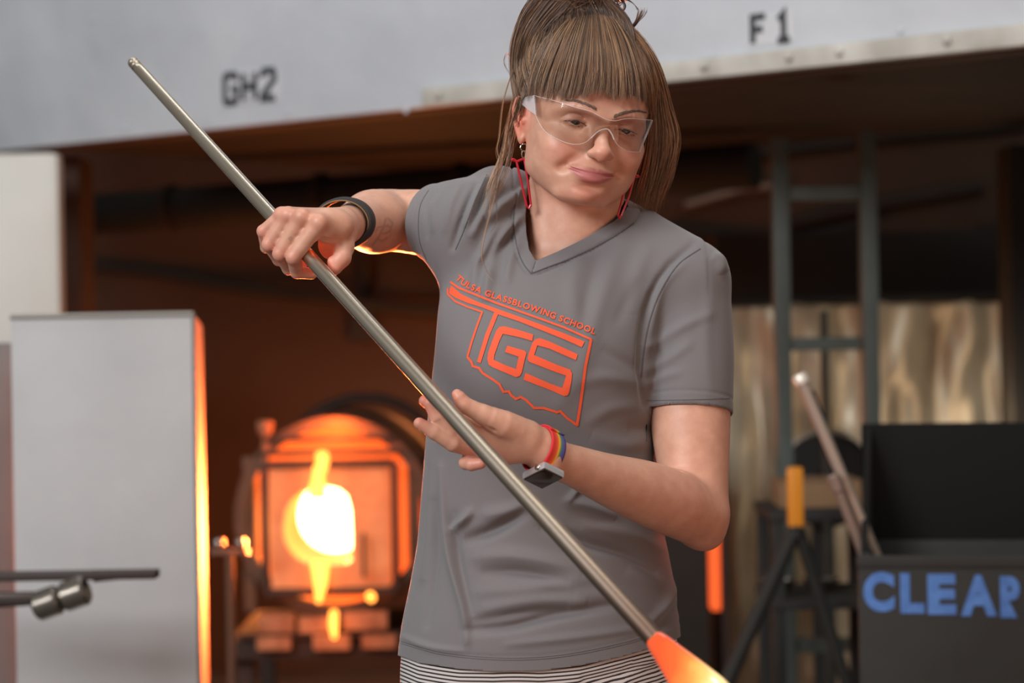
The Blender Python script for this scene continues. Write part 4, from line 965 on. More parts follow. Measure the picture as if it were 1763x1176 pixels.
G = [z4(c) for c in (
    # thick bar of the T with its stem, as one piece
    [(135, 188), (126, 212), (123, 240), (165, 268), (240, 300), (330, 328), (408, 358), (350, 500), (298, 672), (322, 680), (375, 512), (432, 372), (560, 415), (700, 470), (850, 530), (962, 580), (980, 545), (870, 500), (700, 435), (560, 385), (420, 335), (300, 292), (200, 245)],
    # letter G
    [(648, 540), (655, 500), (560, 470), (470, 447), (440, 452), (422, 472), (395, 540), (370, 610), (363, 655), (372, 690), (400, 708), (470, 738), (545, 770), (570, 762), (582, 740), (600, 660), (612, 615), (600, 602), (490, 570), (475, 610), (562, 640), (545, 718), (480, 695), (405, 660), (408, 630), (440, 540), (462, 495), (560, 515)],
    # letter S
    [(925, 662), (936, 625), (860, 590), (760, 545), (695, 522), (665, 530), (648, 555), (625, 620), (618, 655), (628, 672), (700, 700), (790, 735), (862, 760), (838, 838), (760, 810), (680, 775), (605, 742), (592, 785), (680, 820), (760, 850), (850, 890), (872, 885), (882, 865), (897, 790), (900, 745), (888, 722), (800, 690), (720, 655), (660, 630), (680, 568), (760, 590), (850, 630)])]
thin = [bar(z4(c), w_/3.675) for c, w_ in (
    ([(128, 166), (185, 205), (300, 252), (420, 300), (560, 350), (700, 400), (850, 455), (1024, 532)], 13),
    ([(112, 205), (114, 245), (160, 290), (240, 325), (336, 358)], 11),
    ([(332, 356), (300, 440), (265, 545), (238, 640)], 13),
    ([(1020, 532), (985, 700), (965, 850), (950, 960), (930, 1078)], 18),
    ([(236, 640), (262, 672), (272, 700), (312, 712), (335, 745), (400, 785), (440, 815), (465, 862), (500, 860), (515, 885), (545, 908), (575, 895), (610, 915), (660, 965), (720, 965), (805, 992), (825, 985), (870, 1030), (935, 1076)], 15))]
emblem = drape('printed_emblem', G+thin, ink_m, shirt)
emblem['label'] = 'orange outline of a state around the letters TGS'
def glyphs(txt):
    """outlines of letters through the built-in font, one mesh list per letter in em units"""
    res = []
    for ch in txt:
        if ch == ' ': res.append(None); continue
        cu = bpy.data.curves.new('t', 'FONT'); cu.body = ch; cu.size = 1; cu.offset = .032; cu.resolution_u = 3
        ob = bpy.data.objects.new('t', cu); COL.objects.link(ob); me = ob.to_mesh()
        v = [(q.co.x, q.co.y) for q in me.vertices]; f = [tuple(p.vertices) for p in me.polygons]; ob.to_mesh_clear()
        bpy.data.objects.remove(ob); bpy.data.curves.remove(cu); res.append((v, f))
    return res
def place_text(txt, base, h, wid=1.0):
    """letters set along a baseline (pixels); returns triangles"""
    gl = glyphs(txt); base = catmull(base, 60); L = np.r_[0, np.cumsum(np.linalg.norm(np.diff(base, axis=0), axis=1))]
    adv = [(.34 if g is None else max(x for x, y in g[0])+.09) for g in gl]; tot = sum(adv); s0 = 0; V = []; F = []
    for g, a in zip(gl, adv):
        m = (s0+a/2)/tot*L[-1]; px = np.interp(m, L, base[:, 0]); py = np.interp(m, L, base[:, 1])
        dx = np.interp(m+2, L, base[:, 0])-np.interp(m-2, L, base[:, 0]); dy = np.interp(m+2, L, base[:, 1])-np.interp(m-2, L, base[:, 1]); n = math.hypot(dx, dy); dx /= n; dy /= n
        if g:
            k = L[-1]/tot; n0 = len(V)
            for x, y in g[0]:
                u = (x-a/2+.045)*k; v = y*h/.72
                V.append((px+dx*u+dy*v+.12*v*0, py+dy*u-dx*v))
            F += [tuple(i+n0 for i in f) for f in g[1]]
        s0 += a
    return V, F
def drape_mesh(name, V2, F2_, m, parent, lift=.0011, cell=4.0):
    bm = bmesh.new(); vs_ = [bm.verts.new((x, y, 0)) for x, y in V2]
    for f in F2_:
        try: bm.faces.new([vs_[i] for i in f])
        except ValueError: pass
    xs = [v[0] for v in V2]; ys = [v[1] for v in V2]
    for ax, lo, hi in ((0, min(xs), max(xs)), (1, min(ys), max(ys))):
        t = lo+cell
        while t < hi:
            co = [0, 0, 0]; no = [0, 0, 0]; co[ax] = t; no[ax] = 1
            bmesh.ops.bisect_plane(bm, geom=bm.verts[:]+bm.edges[:]+bm.faces[:], plane_co=co, plane_no=no); t += cell
    bmesh.ops.triangulate(bm, faces=bm.faces[:]); bm.verts.index_update()
    o = Vector((0, 0, CAMH)); out = []; nn = []
    for v in bm.verts:
        d = (P(v.co.x, v.co.y, 1.0)-o).normalized(); h = shirt_bvh.ray_cast(o, d)
        if h[0] is None: out.append((0, 0, 0)); nn.append((0, -1, 0)); continue
        n = SHN[SHF[h[2]]].mean(0); n /= np.linalg.norm(n); out.append(tuple(np3(h[0])-np3(d)*lift)); nn.append(tuple(n))
    fs = facing(out, [[v.index for v in f.verts] for f in bm.faces]); bm.free()
    ob = link_mesh(name, out, fs, m, parent); me = ob.data
    me.shade_smooth(); me.normals_split_custom_set_from_vertices(nn); return ob
tV, tF = place_text('TULSA GLASSBLOWING SCHOOL', z4([(160, 145), (205, 185), (275, 222), (400, 270), (560, 322), (700, 368), (850, 425), (1045, 500)]), 10.5)
lettering = drape_mesh('printed_lettering', tV, tF, ink_m, shirt)

seam_m = mat('thread_and_seam_shade', (80, 77, 80), .9)  # darker than the cloth: thread, plus seam-groove shade put into the colour
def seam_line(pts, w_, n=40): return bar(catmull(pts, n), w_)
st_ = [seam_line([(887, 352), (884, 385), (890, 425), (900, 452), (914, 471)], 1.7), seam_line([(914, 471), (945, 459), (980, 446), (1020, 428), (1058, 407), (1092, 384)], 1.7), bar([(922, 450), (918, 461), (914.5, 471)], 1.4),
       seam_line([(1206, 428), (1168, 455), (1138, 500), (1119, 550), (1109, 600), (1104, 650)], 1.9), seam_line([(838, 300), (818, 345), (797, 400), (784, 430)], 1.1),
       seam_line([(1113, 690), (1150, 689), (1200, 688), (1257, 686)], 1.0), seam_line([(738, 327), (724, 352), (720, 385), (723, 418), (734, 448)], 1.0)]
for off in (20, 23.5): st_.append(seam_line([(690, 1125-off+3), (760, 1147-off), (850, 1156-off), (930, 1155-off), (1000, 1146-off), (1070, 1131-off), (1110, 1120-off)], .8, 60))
drape('stitching_and_seam_shade', st_, seam_m, shirt, .0007, 8.0)['kind'] = 'stuff'

# ================================================================== leggings and shoes
lv = Vol((-.22, DP-.17, .06), (.30, DP+.22, float(D(900, 1050, 0)[2])+.01), .0062)
loft(lv, -.004, .80, float(D(900, 1060, 0)[2])+.004, .0)
for s, hx in ((-1, -.030), (1, .135)):
    lv.path([(hx-.012*s, DP+.02, .79), (hx-.004*s, DP-.005, .50), (hx-.006*s, DP+.03, .13), (hx-.006*s, DP+.035, .11)], [.088, .061, .041, .041], .03, n=10)
V, Fq = lv.surface(); V = relax(V, Fq, 2); del lv
q = proj(V); hy = np.interp(q[:, 0], HEM[:, 0], HEM[:, 1]); st = (hy-q[:, 1])/1350.
st += .0016*np.sin((q[:, 0]-700)/38.)*(q[:, 1] > 1140)
# two soft drag folds at the hip
for cv, wd, am in (([(1150, 1140), (1080, 1160), (1010, 1172)], 9, -.004), ([(1160, 1120), (1110, 1150), (1070, 1176)], 8, .003)):
    d, t, s_ = seg_px(q, catmull(cv, 10)); V = V+vnormals(V, Fq)*(am*np.exp(-(d/wd)**2)*(V[:, 1] < DP))[:, None]
    st += am*.5*np.exp(-(d/wd)**2)
leg_m = bpy.data.materials.new('striped_jersey'); leg_m.use_nodes = True; nt = leg_m.node_tree; b = nt.nodes['Principled BSDF']; b.inputs['Roughness'].default_value = .85
at = nt.nodes.new('ShaderNodeAttribute'); at.attribute_name = 'stripe'
m1 = nt.nodes.new('ShaderNodeMath'); m1.operation = 'MULTIPLY'; m1.inputs[1].default_value = 1/.0050
m2 = nt.nodes.new('ShaderNodeMath'); m2.operation = 'FRACT'
r = nt.nodes.new('ShaderNodeValToRGB'); r.color_ramp.elements[0].position = .34; r.color_ramp.elements[0].color = (*lin((44, 36, 38)), 1); r.color_ramp.elements[1].position = .44; r.color_ramp.elements[1].color = (*lin((196, 190, 186)), 1)
e = r.color_ramp.elements.new(.93); e.color = (*lin((196, 190, 186)), 1); e = r.color_ramp.elements.new(1.0); e.color = (*lin((44, 36, 38)), 1)
nt.links.new(at.outputs['Fac'], m1.inputs[0]); nt.links.new(m1.outputs[0], m2.inputs[0]); nt.links.new(m2.outputs[0], r.inputs['Fac']); nt.links.new(r.outputs['Color'], b.inputs['Base Color'])
legs = link_np('leggings', V, Fq, leg_m, person)
a_ = legs.data.attributes.new('stripe', 'FLOAT', 'POINT'); a_.data.foreach_set('value', st.astype(np.float32)); legs['label'] = 'thin black and white striped leggings'
shoe_m = mat('black_canvas', (38, 38, 40), .8); sole_m = mat('rubber', (190, 188, 182), .7)
for s, hx in ((-1, -.030), (1, .135)):
    sv = Vol((hx-.09, DP-.19, .0), (hx+.09, DP+.10, .13), .005); x0 = hx-.006*s
    sv.path([(x0, DP+.045, .055), (x0+.004*s, DP-.03, .052), (x0+.012*s, DP-.125, .040)], [.040, .041, .036], 0, n=8)
    sv.cone((x0, DP+.035, .06), (x0, DP+.032, .105), .040, .043, .02); sv.mix(np.array((hx-.09, DP-.2, 0)), np.array((hx+.09, DP+.1, .02)), lambda X, Y, Z: Z-.018+0*X+0*Y, .001, '-')
    V, Fq = sv.surface(); sh = link_np('shoe', V, Fq, shoe_m, person)
    mb = MB(); ring = [(x0+.043*math.cos(t)*(1-.12*math.sin(-t)) + (.012*s if math.sin(t) < 0 else 0)*abs(math.sin(t)), DP-.04+.118*math.sin(t)) for t in np.linspace(0, 2*PI, 33)[:-1]]
    mb.add([(x, y, 0) for x, y in ring]+[(x, y, .020) for x, y in ring], [tuple(range(32))[::-1], tuple(range(32, 64))]+[(i, (i+1) % 32, 32+(i+1) % 32, 32+i) for i in range(32)]).build('sole', sole_m, sh)
# ================================================================== eyes, brows, hair
eye_m = bpy.data.materials.new('eye'); eye_m.use_nodes = True; nt = eye_m.node_tree; b = nt.nodes['Principled BSDF']; b.inputs['Roughness'].default_value = .08
at = nt.nodes.new('ShaderNodeAttribute'); at.attribute_name = 'tint'; nt.links.new(at.outputs['Color'], b.inputs['Base Color'])
for e in EYE:
    bm = bmesh.new(); bmesh.ops.create_uvsphere(bm, u_segments=48, v_segments=32, radius=1)
    v = np.array([tuple(q.co) for q in bm.verts]); f = [[q.index for q in fc.verts] for fc in bm.faces]; bm.free()
    g = np.array((.16, .93, -.30)); g /= np.linalg.norm(g); ca = v@g; bulge = 1+.07*np.clip((ca-.90)/.1, 0, 1)
    L_ = e+v*1.19*bulge[:, None]/np.array((1.06, 1.0, .92))*np.array((1.02, 1, 1.02)); a = np.arccos(np.clip(ca, -1, 1))
    C = np.tile(np.array(lin((176, 158, 150))), (len(v), 1)); C[a < .60] = lin((44, 34, 26)); C[a < .55] = lin((74, 60, 40)); C[a < .26] = (.004, .004, .004)
    link = link_mesh('eye', h2w(L_), f, eye_m, person, True); set_color(link, 'tint', np.c_[C, np.ones(len(v))])

hair_m = bpy.data.materials.new('hair'); hair_m.use_nodes = True; nt = hair_m.node_tree; b = nt.nodes['Principled BSDF']
at = nt.nodes.new('ShaderNodeAttribute'); at.attribute_name = 'tint'; nt.links.new(at.outputs['Color'], b.inputs['Base Color'])
b.inputs['Roughness'].default_value = .42; b.inputs['Specular IOR Level'].default_value = .6; b.inputs['Sheen Weight'].default_value = .15
SH_C, SH_R = np.array((0, -.5, 3.7)), np.array((7.45, 9.3, 9.2))
def HP(px, py, off=.9, dd=0.0):
    """point of the hair shell (the skull grown by off centimetres) seen at a pixel"""
    R_ = SH_R+off; o = (w2h(np.array([0, 0, CAMH]))-SH_C)/R_; t = (w2h(np3(P(px, py, 3.0)))-SH_C)/R_; d = t-o
    A = d@d; B = 2*o@d; Cc = o@o-1; disc = B*B-4*A*Cc; k = (-B-math.sqrt(disc))/(2*A) if disc > 0 else -B/(2*A)
    if disc < 0: k = -B/(2*A)
    return h2w((o+d*k)*R_+SH_C)+np.array([0, dd, 0])
def strands(polys, rads, cols, seg=3):
    """tapered three-sided tubes for many polylines of equal length; arrays (n,k,3), (n,), (n,3)"""
    Pn = np.asarray(polys, float); n, k, _ = Pn.shape
    T = np.gradient(Pn, axis=1); T /= np.maximum(np.linalg.norm(T, axis=2, keepdims=True), 1e-9)
    ref = np.array([.31, -.9, .25]); U = np.cross(T, ref); U /= np.maximum(np.linalg.norm(U, axis=2, keepdims=True), 1e-9); Wv = np.cross(T, U)
    s_ = np.linspace(0, 1, k); tp = np.minimum(1, 3.2*(1-s_)+.12)*np.minimum(1, .5+6*s_); R_ = rads[:, None]*tp[None]
    V = np.empty((n, k, seg, 3))
    for j in range(seg):
        an = 2*PI*j/seg; V[:, :, j] = Pn+(U*math.cos(an)+Wv*math.sin(an))*R_[..., None]
    V = V.reshape(-1, 3); base = (np.arange(n)*k*seg)[:, None, None]+(np.arange(k-1)*seg)[None, :, None]; j = np.arange(seg)[None, None, :]; j2 = (j+1) % seg
    F = np.stack([base+j, base+j2, base+seg+j2, base+seg+j], -1).reshape(-1, 4)
    C = np.repeat(cols, k*seg, axis=0); return V, F, C
HAIR = [[], [], [], 0]
PAL = np.array([lin(c) for c in ((84, 58, 40), (112, 80, 56), (140, 104, 74), (172, 134, 98), (60, 42, 30))])
def add_strands(polys, rad, cols):
    V, F, C = strands(polys, rad, cols); HAIR[0].append(V); HAIR[1].append(F+HAIR[3]); HAIR[2].append(C); HAIR[3] += len(V)
def colset(n, w_, clump=None):
    w_ = np.array(w_, float); w_ /= w_.sum(); i = rng.choice(len(PAL), n, p=w_); c = PAL[i]*rng.uniform(.8, 1.2, (n, 1))
    return c
def sheet(keys, n, rad=.00032, jit=.0016, kk=18, pal=(3, 4, 3, 1.2, 2), endvar=.05, clumps=14, wave=.0012, cs=.55, startvar=.0, cvar=.0):
    """strands combed between neighbouring key locks; keys: list of polylines of 3-D points"""
    K = np.array([catmull(np.array(q), kk) for q in keys]); m = len(K)
    u = rng.uniform(0, 1, n)*(m-1); cl = (np.round(u/(m-1)*clumps)/clumps)*(m-1); uu = u
    def at_(u):
        i = np.clip(u.astype(int), 0, m-2); f = (u-i)[:, None, None]
        g = lambda j: K[np.clip(j, 0, m-1)]
        return .5*((2*g(i))+(g(i+1)-g(i-1))*f+(2*g(i-1)-5*g(i)+4*g(i+1)-g(i+2))*f*f+(3*g(i)-g(i-1)-3*g(i+1)+g(i+2))*f**3)
    s_ = np.linspace(0, 1, kk)[None, :, None]
    A = at_(uu); B = at_(cl); Pn = A*(1-cs*s_**1.5)+B*cs*s_**1.5                       # strands gather into locks towards the tips
    Pn = Pn+rng.normal(0, jit, (n, 1, 3))*(.6+.6*s_)
    ph = rng.uniform(0, 6.28, (n, 1, 1)); Pn = Pn+wave*np.sin(ph+s_*rng.uniform(3, 7, (n, 1, 1)))*rng.normal(0, 1, (n, 1, 3))*s_
    if endvar:
        cv_ = rng.normal(0, 1, clumps+1)*cvar; e = np.clip(1-np.abs(rng.normal(0, endvar, n))+cv_[np.round(u/(m-1)*clumps).astype(int)], .3, 1); st0 = rng.uniform(0, 1, n)*startvar
        idx = (st0[:, None]+np.linspace(0, 1, kk)[None]*(e-st0)[:, None])*(kk-1); i = np.clip(idx.astype(int), 0, kk-2); f = (idx-i)[..., None]
        Pn = np.take_along_axis(Pn, i[..., None].repeat(3, 2), 1)*(1-f)+np.take_along_axis(Pn, (i+1)[..., None].repeat(3, 2), 1)*f
    c = colset(n, pal); lockc = rng.uniform(.75, 1.25, clumps+1); c = c*lockc[np.round(u/(m-1)*clumps).astype(int)][:, None]
    add_strands(Pn, rng.uniform(.7, 1.25, n)*rad, c)
def H_(pts, off0, off1):
    return [HP(x, y, off0+(off1-off0)*i/(len(pts)-1)) for i, (x, y) in enumerate(pts)]
# the dense mass under the strands
cv = Vol((-9.8, -12.5, -6), (9.8, 9.9, 14.5), .2)
cv.ell(SH_C, SH_R+.45)
cv.ell((0, 9.5, -3.0), (6.9, 7.2, 8.4), .8, op='-')
cv.mix(np.array((-10, 1.0, -8)), np.array((10, 11, 4.4)), lambda X, Y, Z: np.maximum(1.0-Y+.0*X, Z-4.4), .9, '-')
cv.mix(np.array((-10, -13, -8)), np.array((10, 12, -4.2)), lambda X, Y, Z: Z+4.2+0*X+0*Y, .9, '-')
sm2(lambda s: cv.ell((7.6*s, -.3, -.6), (1.8, 1.7, 2.9), .4, op='-'))
V, Fq = cv.surface(); V = h2w(relax(V, Fq, 2)); del cv
cap_c = np.c_[np.tile(np.array(lin((92, 68, 50))), (len(V), 1)), np.ones(len(V))]
CAPV, CAPF = V, Fq
# bun on the crown
bc = np3(D(1000, -58, .016)); bu = Vol(bc-.12, bc+.12, .0035)
bu.ell(bc, (.068, .052, .044)); bu.ell(bc+np.array([-.035, .0, .012]), (.036, .036, .034), .01); bu.ell(bc+np.array([.035, -.01, .01]), (.034, .034, .032), .01)
V, Fq = bu.surface(); BUNV, BUNF = V, Fq; del bu
for q in range(420):                                           # swirls round the bun
    a0 = rng.uniform(0, 6.28); tl = rng.normal(0, .35); R0 = np.array([.074, .057, .049])*rng.uniform(.95, 1.08); aa = a0+np.linspace(0, rng.uniform(1.6, 3.4), 18)
    zt_ = rng.uniform(-.75, .75); rr = math.sqrt(1-zt_*zt_)
    p_ = np.stack([np.cos(aa)*rr*R0[0], np.sin(aa)*rr*R0[1], np.full(18, zt_)*R0[2]+.012*np.sin(aa*2+a0)], 1)
    ax_ = rng.normal(0, .5, 3); Rm = np.array(Matrix.Rotation(float(np.linalg.norm(ax_)), 3, Vector(ax_)))
    add_strands((bc+p_@Rm.T)[None], np.array([.0005]), colset(1, (3, 4, 3, 1, 1)))
# fringe
FR_ = [H_([(972, 40), (944, 66), (922, 104), (913, 146), (912, 172)], 1.0, 1.2), H_([(982, 34), (955, 66), (936, 108), (925, 140), (921, 170)], 1.1, 1.5),
      H_([(994, 30), (974, 66), (957, 110), (947, 142), (941, 171)], 1.1, 1.6), H_([(1005, 28), (993, 66), (981, 110), (973, 142), (966, 171)], 1.1, 1.6),
      H_([(1014, 26), (1008, 66), (1001, 110), (996, 140), (989, 168)], 1.1, 1.6), H_([(1022, 25), (1023, 66), (1022, 110), (1019, 140), (1013, 166)], 1.1, 1.6),
      H_([(1030, 25), (1038, 66), (1043, 110), (1042, 140), (1038, 165)], 1.1, 1.6), H_([(1038, 26), (1053, 66), (1062, 110), (1064, 142), (1062, 172)], 1.1, 1.6),
      H_([(1046, 28), (1069, 66), (1082, 110), (1087, 142), (1088, 172)], 1.1, 1.6), H_([(1054, 31), (1085, 68), (1101, 112), (1108, 148), (1111, 180)], 1.1, 1.5),
      H_([(1062, 36), (1097, 76), (1116, 122), (1125, 165), (1128, 205)], 1.0, 1.2)]
FR = []
for i, k in enumerate(FR_):
    n0_ = (w2h(k[0])-SH_C)/(SH_R+1.1); pre = []
    for bk, xs_ in ((.75, .35), (.36, .7)):
        v_ = n0_*np.array([xs_, 1, 1])+np.array([0, -bk, .06]); v_ /= np.linalg.norm(v_); pre.append(h2w(SH_C+v_*(SH_R+1.25)))
    FR.append(pre+list(k))
sheet(FR, 2100, .00027, .0015, 22, endvar=.03, clumps=19, wave=.0013, cs=.86, startvar=.12, cvar=.03, pal=(2, 4, 4, 2.2, 1.5))
sheet([[q+np.array([0, .004, 0]) for q in k] for k in FR], 1100, .00036, .0016, pal=(4, 3, 1, 0, 4), endvar=.10, clumps=17, cs=.8, startvar=.1, cvar=.05)
# curtain at the far side of the face
def free(pts): return [np3(D(*p)) for p in pts]
CU_ = []
for t in np.linspace(0, 1, 5):
    top = H_([(1060+12*t, 32+6*t), (1100+8*t, 78-4*t), (1124+10*t, 130-8*t)], 1.0, 1.1)
    CU_.append(top+free([(1122+30*t, 190, -.01+.02*t), (1121+42*t, 240, .0+.02*t), (1116+38*t, 285, .01+.02*t), (1106+34*t, 325, .015+.02*t), (1098+30*t, 362+8*math.sin(t*3), .02+.015*t)]))
sheet(CU_, 1000, .00030, .0026, 24, pal=(2, 4, 4, 2.8, 1), endvar=.14, clumps=12, wave=.0045, cs=.75)
sheet([[q+np.array([0, .012, 0]) for q in k] for k in CU_], 420, .00036, .004, 20, pal=(4, 3, 1, 0, 3), endvar=.2, clumps=9, wave=.003)
# combed back to the bun: near temple, crown, sides
SW = [H_([(930, 132), (922, 96), (940, 52), (975, 14), (1000, -18)], .8, 1.6), H_([(916, 150), (905, 106), (920, 56), (952, 12), (985, -22)], .8, 1.7),
      H_([(904, 168), (893, 118), (903, 62), (935, 12), (968, -24)], .8, 2.2), H_([(894, 190), (885, 130), (889, 70), (914, 16), (950, -26)], .8, 2.6),
      H_([(894, 190), (884, 135), (884, 84), (901, 24), (938, -22)], .9, 2.0)]
sheet(SW, 1700, .00034, .0022, 20, pal=(2, 3, 3, 3, 2), endvar=.03, clumps=22, wave=.0012)
sheet([H_([(935, 92), (950, 45), (982, -10)], .7, 1.6), H_([(952, 70), (962, 35), (983, -14)], .7, 1.5), H_([(968, 66), (974, 30), (985, -18)], .6, 1.3), H_([(990, 60), (985, 24), (985, -20)], .6, 1.3), H_([(1020, 60), (1012, 20), (1000, -20)], .6, 1.3), H_([(1060, 66), (1050, 24), (1020, -18)], .6, 1.3), H_([(1094, 86), (1084, 40), (1035, -12)], .7, 1.4)], 1500, .0004, .0016, 12, pal=(4, 3, 1, 0, 3), clumps=10)
# grey-blond lifted hairs at the temple
for q in range(24):
    x0 = rng.uniform(905, 960); y0 = 150-(x0-905)*1.6+rng.normal(0, 14)
    p0 = HP(x0, y0, 1.0); p1 = HP(x0+rng.normal(4, 4), y0-rng.uniform(10, 26), 1.6); p2 = HP(x0+rng.normal(12, 8), y0-rng.uniform(28, 50), 1.7)
    add_strands(catmull([p0, p1, p2], 8)[None], np.array([.00022]), np.array([lin((150, 130, 112))]))
# locks in front of and over the ear, wisps that fall to the shoulder
sheet([free([(905, 140, -.03), (892, 175, -.012), (881, 215, -.002), (878, 255, .0), (868, 295, -.01), (852, 345, -.03)]),
       free([(912, 140, -.035), (900, 180, -.02), (889, 220, -.006), (883, 262, .0), (874, 300, -.01), (858, 335, -.03)])], 30, .0003, .0022, 22, pal=(2, 4, 4, 3, 1), clumps=5, wave=.003, endvar=.16)
sheet([free([(900, 130, -.03), (893, 158, -.02), (884, 190, -.012), (872, 225, -.0), (866, 262, .0), (862, 300, .0)]),
       free([(906, 150, -.03), (904, 180, -.024), (902, 205, -.015), (896, 235, -.01), (889, 262, .0), (885, 290, .0)])], 22, .0003, .0026, 20, pal=(3, 4, 3, 1, 2), clumps=7, wave=.003, endvar=.2)
sheet([free([(890, 150, .01), (878, 200, .02), (874, 245, .02), (862, 285, .0), (848, 325, -.03), (842, 365, -.055)]),
       free([(888, 160, .01), (874, 210, .02), (868, 250, .02), (856, 290, .0), (841, 330, -.03), (836, 372, -.055)])], 46, .00028, .0018, 22, pal=(1, 3, 4, 4, 0), clumps=2, wave=.003, endvar=.12)
for pts in ([(872, 230, .01), (862, 290, -.01), (850, 345, -.05), (835, 400, -.075), (829, 440, -.078), (838, 470, -.08), (850, 485, -.085)],
            [(868, 240, .01), (858, 285, -.01), (853, 330, -.04), (855, 360, -.05), (853, 385, -.06), (842, 402, -.07)],
            [(1128, 180, .0), (1150, 240, .01), (1162, 262, .02), (1160, 300, .02), (1148, 330, .02)], [(1120, 120, -.01), (1150, 175, .0), (1166, 225, .01), (1168, 245, .01)],
            [(885, 120, .0), (868, 175, .01), (861, 235, .01), (857, 262, .01), (868, 296, .0)], [(884, 100, .02), (872, 92, .02), (868, 108, .02), (880, 130, .02)]):
    p_ = catmull(free(pts), 26)
    for q in range(3): add_strands((p_+rng.normal(0, .0010, 3))[None], np.array([.00028]), colset(1, (2, 3, 3, 2, 0)))
# tuft and loops that stick out of the bun
for q in range(26):
    t = rng.uniform(-1, 1); add_strands(catmull(free([(1088+4*t, 48, .02), (1097+4*t, 36, .015), (1103+7*t, 24+3*abs(t), .01), (1107+9*t, 12+rng.uniform(0, 8), .01)]), 8)[None], np.array([.00038]), colset(1, (4, 3, 0, 0, 3)))
for q in range(14):
    t = rng.normal(0, 1.2); add_strands(catmull(free([(1030, -12+t, .02), (1060+t, -6+t, .01), (1084+t, 2+t, .01), (1096+t, 12+t, .01), (1099+t, 18, .01)]), 12)[None], np.array([.0004]), colset(1, (4, 3, 1, 0, 3)))
for q in range(10):
    t = rng.normal(0, 1.2); add_strands(catmull(free([(1062+t, -8, .02), (1074+t, 4, .015), (1076+t, 14, .015), (1068+t, 24, .02)]), 8)[None], np.array([.0004]), colset(1, (4, 3, 1, 0, 3)))
for q in range(170):                                           # flyaways round the outline
    a = rng.uniform(-.3, 3.5); c0 = np.array([1005+math.cos(a)*118, 130-math.sin(a)*118]); L = rng.uniform(8, 30); th = a+rng.normal(.0, 1.0)
    p0 = np.array([1005+math.cos(a)*104, 130-math.sin(a)*100])
    pts = [(p0[0], p0[1], .02), (p0[0]+.5*L*math.cos(th), p0[1]-.5*L*math.sin(th), .02), (p0[0]+L*math.cos(th+.5), p0[1]-L*math.sin(th+.5), .02)]
    add_strands(catmull(free(pts), 7)[None], np.array([.00013]), colset(1, (2, 3, 3, 2, 0)))
V = np.concatenate(HAIR[0]+[CAPV, BUNV]); F = np.concatenate(HAIR[1]+[CAPF+HAIR[3], BUNF+HAIR[3]+len(CAPV)])
C = np.concatenate([np.c_[np.concatenate(HAIR[2]), np.ones(HAIR[3])], cap_c, np.c_[np.tile(np.array(lin((82, 62, 48))), (len(BUNV), 1)), np.ones(len(BUNV))]])
hair = link_np('hair', V, F, hair_m, person); set_color(hair, 'tint', C); hair['label'] = 'brown hair in a high bun with a straight fringe'; hair['kind'] = 'stuff'
# brows and lashes: short fine hairs rooted on the skin
body_bvh = BVHTree.FromPolygons([tuple(v) for v in HEADV], [tuple(f) for f in HEADF.tolist()])
def on_skin(px, py, lift=.0006):
    o = Vector((0, 0, CAMH)); d = (P(px, py, 1)-o).normalized(); h = body_bvh.ray_cast(o, d)
    return np3(h[0])-np3(d)*lift if h[0] is not None else np3(D(px, py, -.1))
HAIR = [[], [], [], 0]
for cv, wd, sgn in (([(979, 174), (992, 175), (1005, 179), (1018, 184), (1029, 190)], 2.6, -1), ([(1057, 202), (1066, 198), (1080, 194), (1096, 192), (1112, 195)], 2.6, 1)):
    cc = catmull(cv, 60)
    for q in range(420):
        t = rng.uniform(0, 1); i = int(t*58); c = cc[i]+rng.normal(0, 1, 2)*[1, wd*.42*(1.1-.6*(1-t if sgn < 0 else t))]; tg = (cc[i+1]-cc[i]); tg /= np.linalg.norm(tg)
        tg = tg*sgn; L = rng.uniform(4, 8); e_ = c+tg*L+np.array([0, -1.2+rng.normal(0, .6)])
        p_ = np.array([on_skin(*c, .0002), on_skin(*((c+e_)/2+[0, -.5]), .0009), on_skin(*e_, .0008)])
        add_strands(catmull(p_, 5)[None], np.array([.00014]), np.array([lin((104, 80, 64))]))
    V = np.concatenate(HAIR[0]); F = np.concatenate(HAIR[1]); o = link_np('eyebrow', V, F, hair_m, person); set_color(o, 'tint', np.c_[np.concatenate(HAIR[2]), np.ones(HAIR[3])]); o['kind'] = 'stuff'
    HAIR = [[], [], [], 0]
for e in EYE:
    s = np.sign(e[0])
    for q in range(90):
        t = rng.uniform(-1, 1); x = t*1.28*s; z0 = .06-.22*t*t*1.0; y0 = math.sqrt(max(1.36**2-(x*.98)**2-z0**2*.5, .05))
        p0 = e+np.array([x, y0-.02, z0]); out = np.array([x*.35, .42, -.28]); L = rng.uniform(.55, .85)
        p_ = np.array([p0, p0+out*L*.6+np.array([0, 0, -.05]), p0+out*L*1.15+np.array([0, 0, .10])])
        add_strands(h2w(catmull(p_, 6))[None], np.array([.00016]), np.array([(.012, .009, .008)]))
    for q in range(34):
        t = rng.uniform(-1, 1); x = t*1.2*s; z0 = -.56+.18*t*t; y0 = math.sqrt(max(1.34**2-x*x-z0**2, .05)); p0 = e+np.array([x, y0, z0])
        p_ = np.array([p0, p0+np.array([x*.1, .16, -.12]), p0+np.array([x*.16, .24, -.28])]); add_strands(h2w(catmull(p_, 4))[None], np.array([.00011]), np.array([(.02, .014, .011)]))
    V = np.concatenate(HAIR[0]); F = np.concatenate(HAIR[1]); o = link_np('eyelash', V, F, hair_m, person); set_color(o, 'tint', np.c_[np.concatenate(HAIR[2]), np.ones(HAIR[3])]); o['kind'] = 'stuff'
    HAIR = [[], [], [], 0]
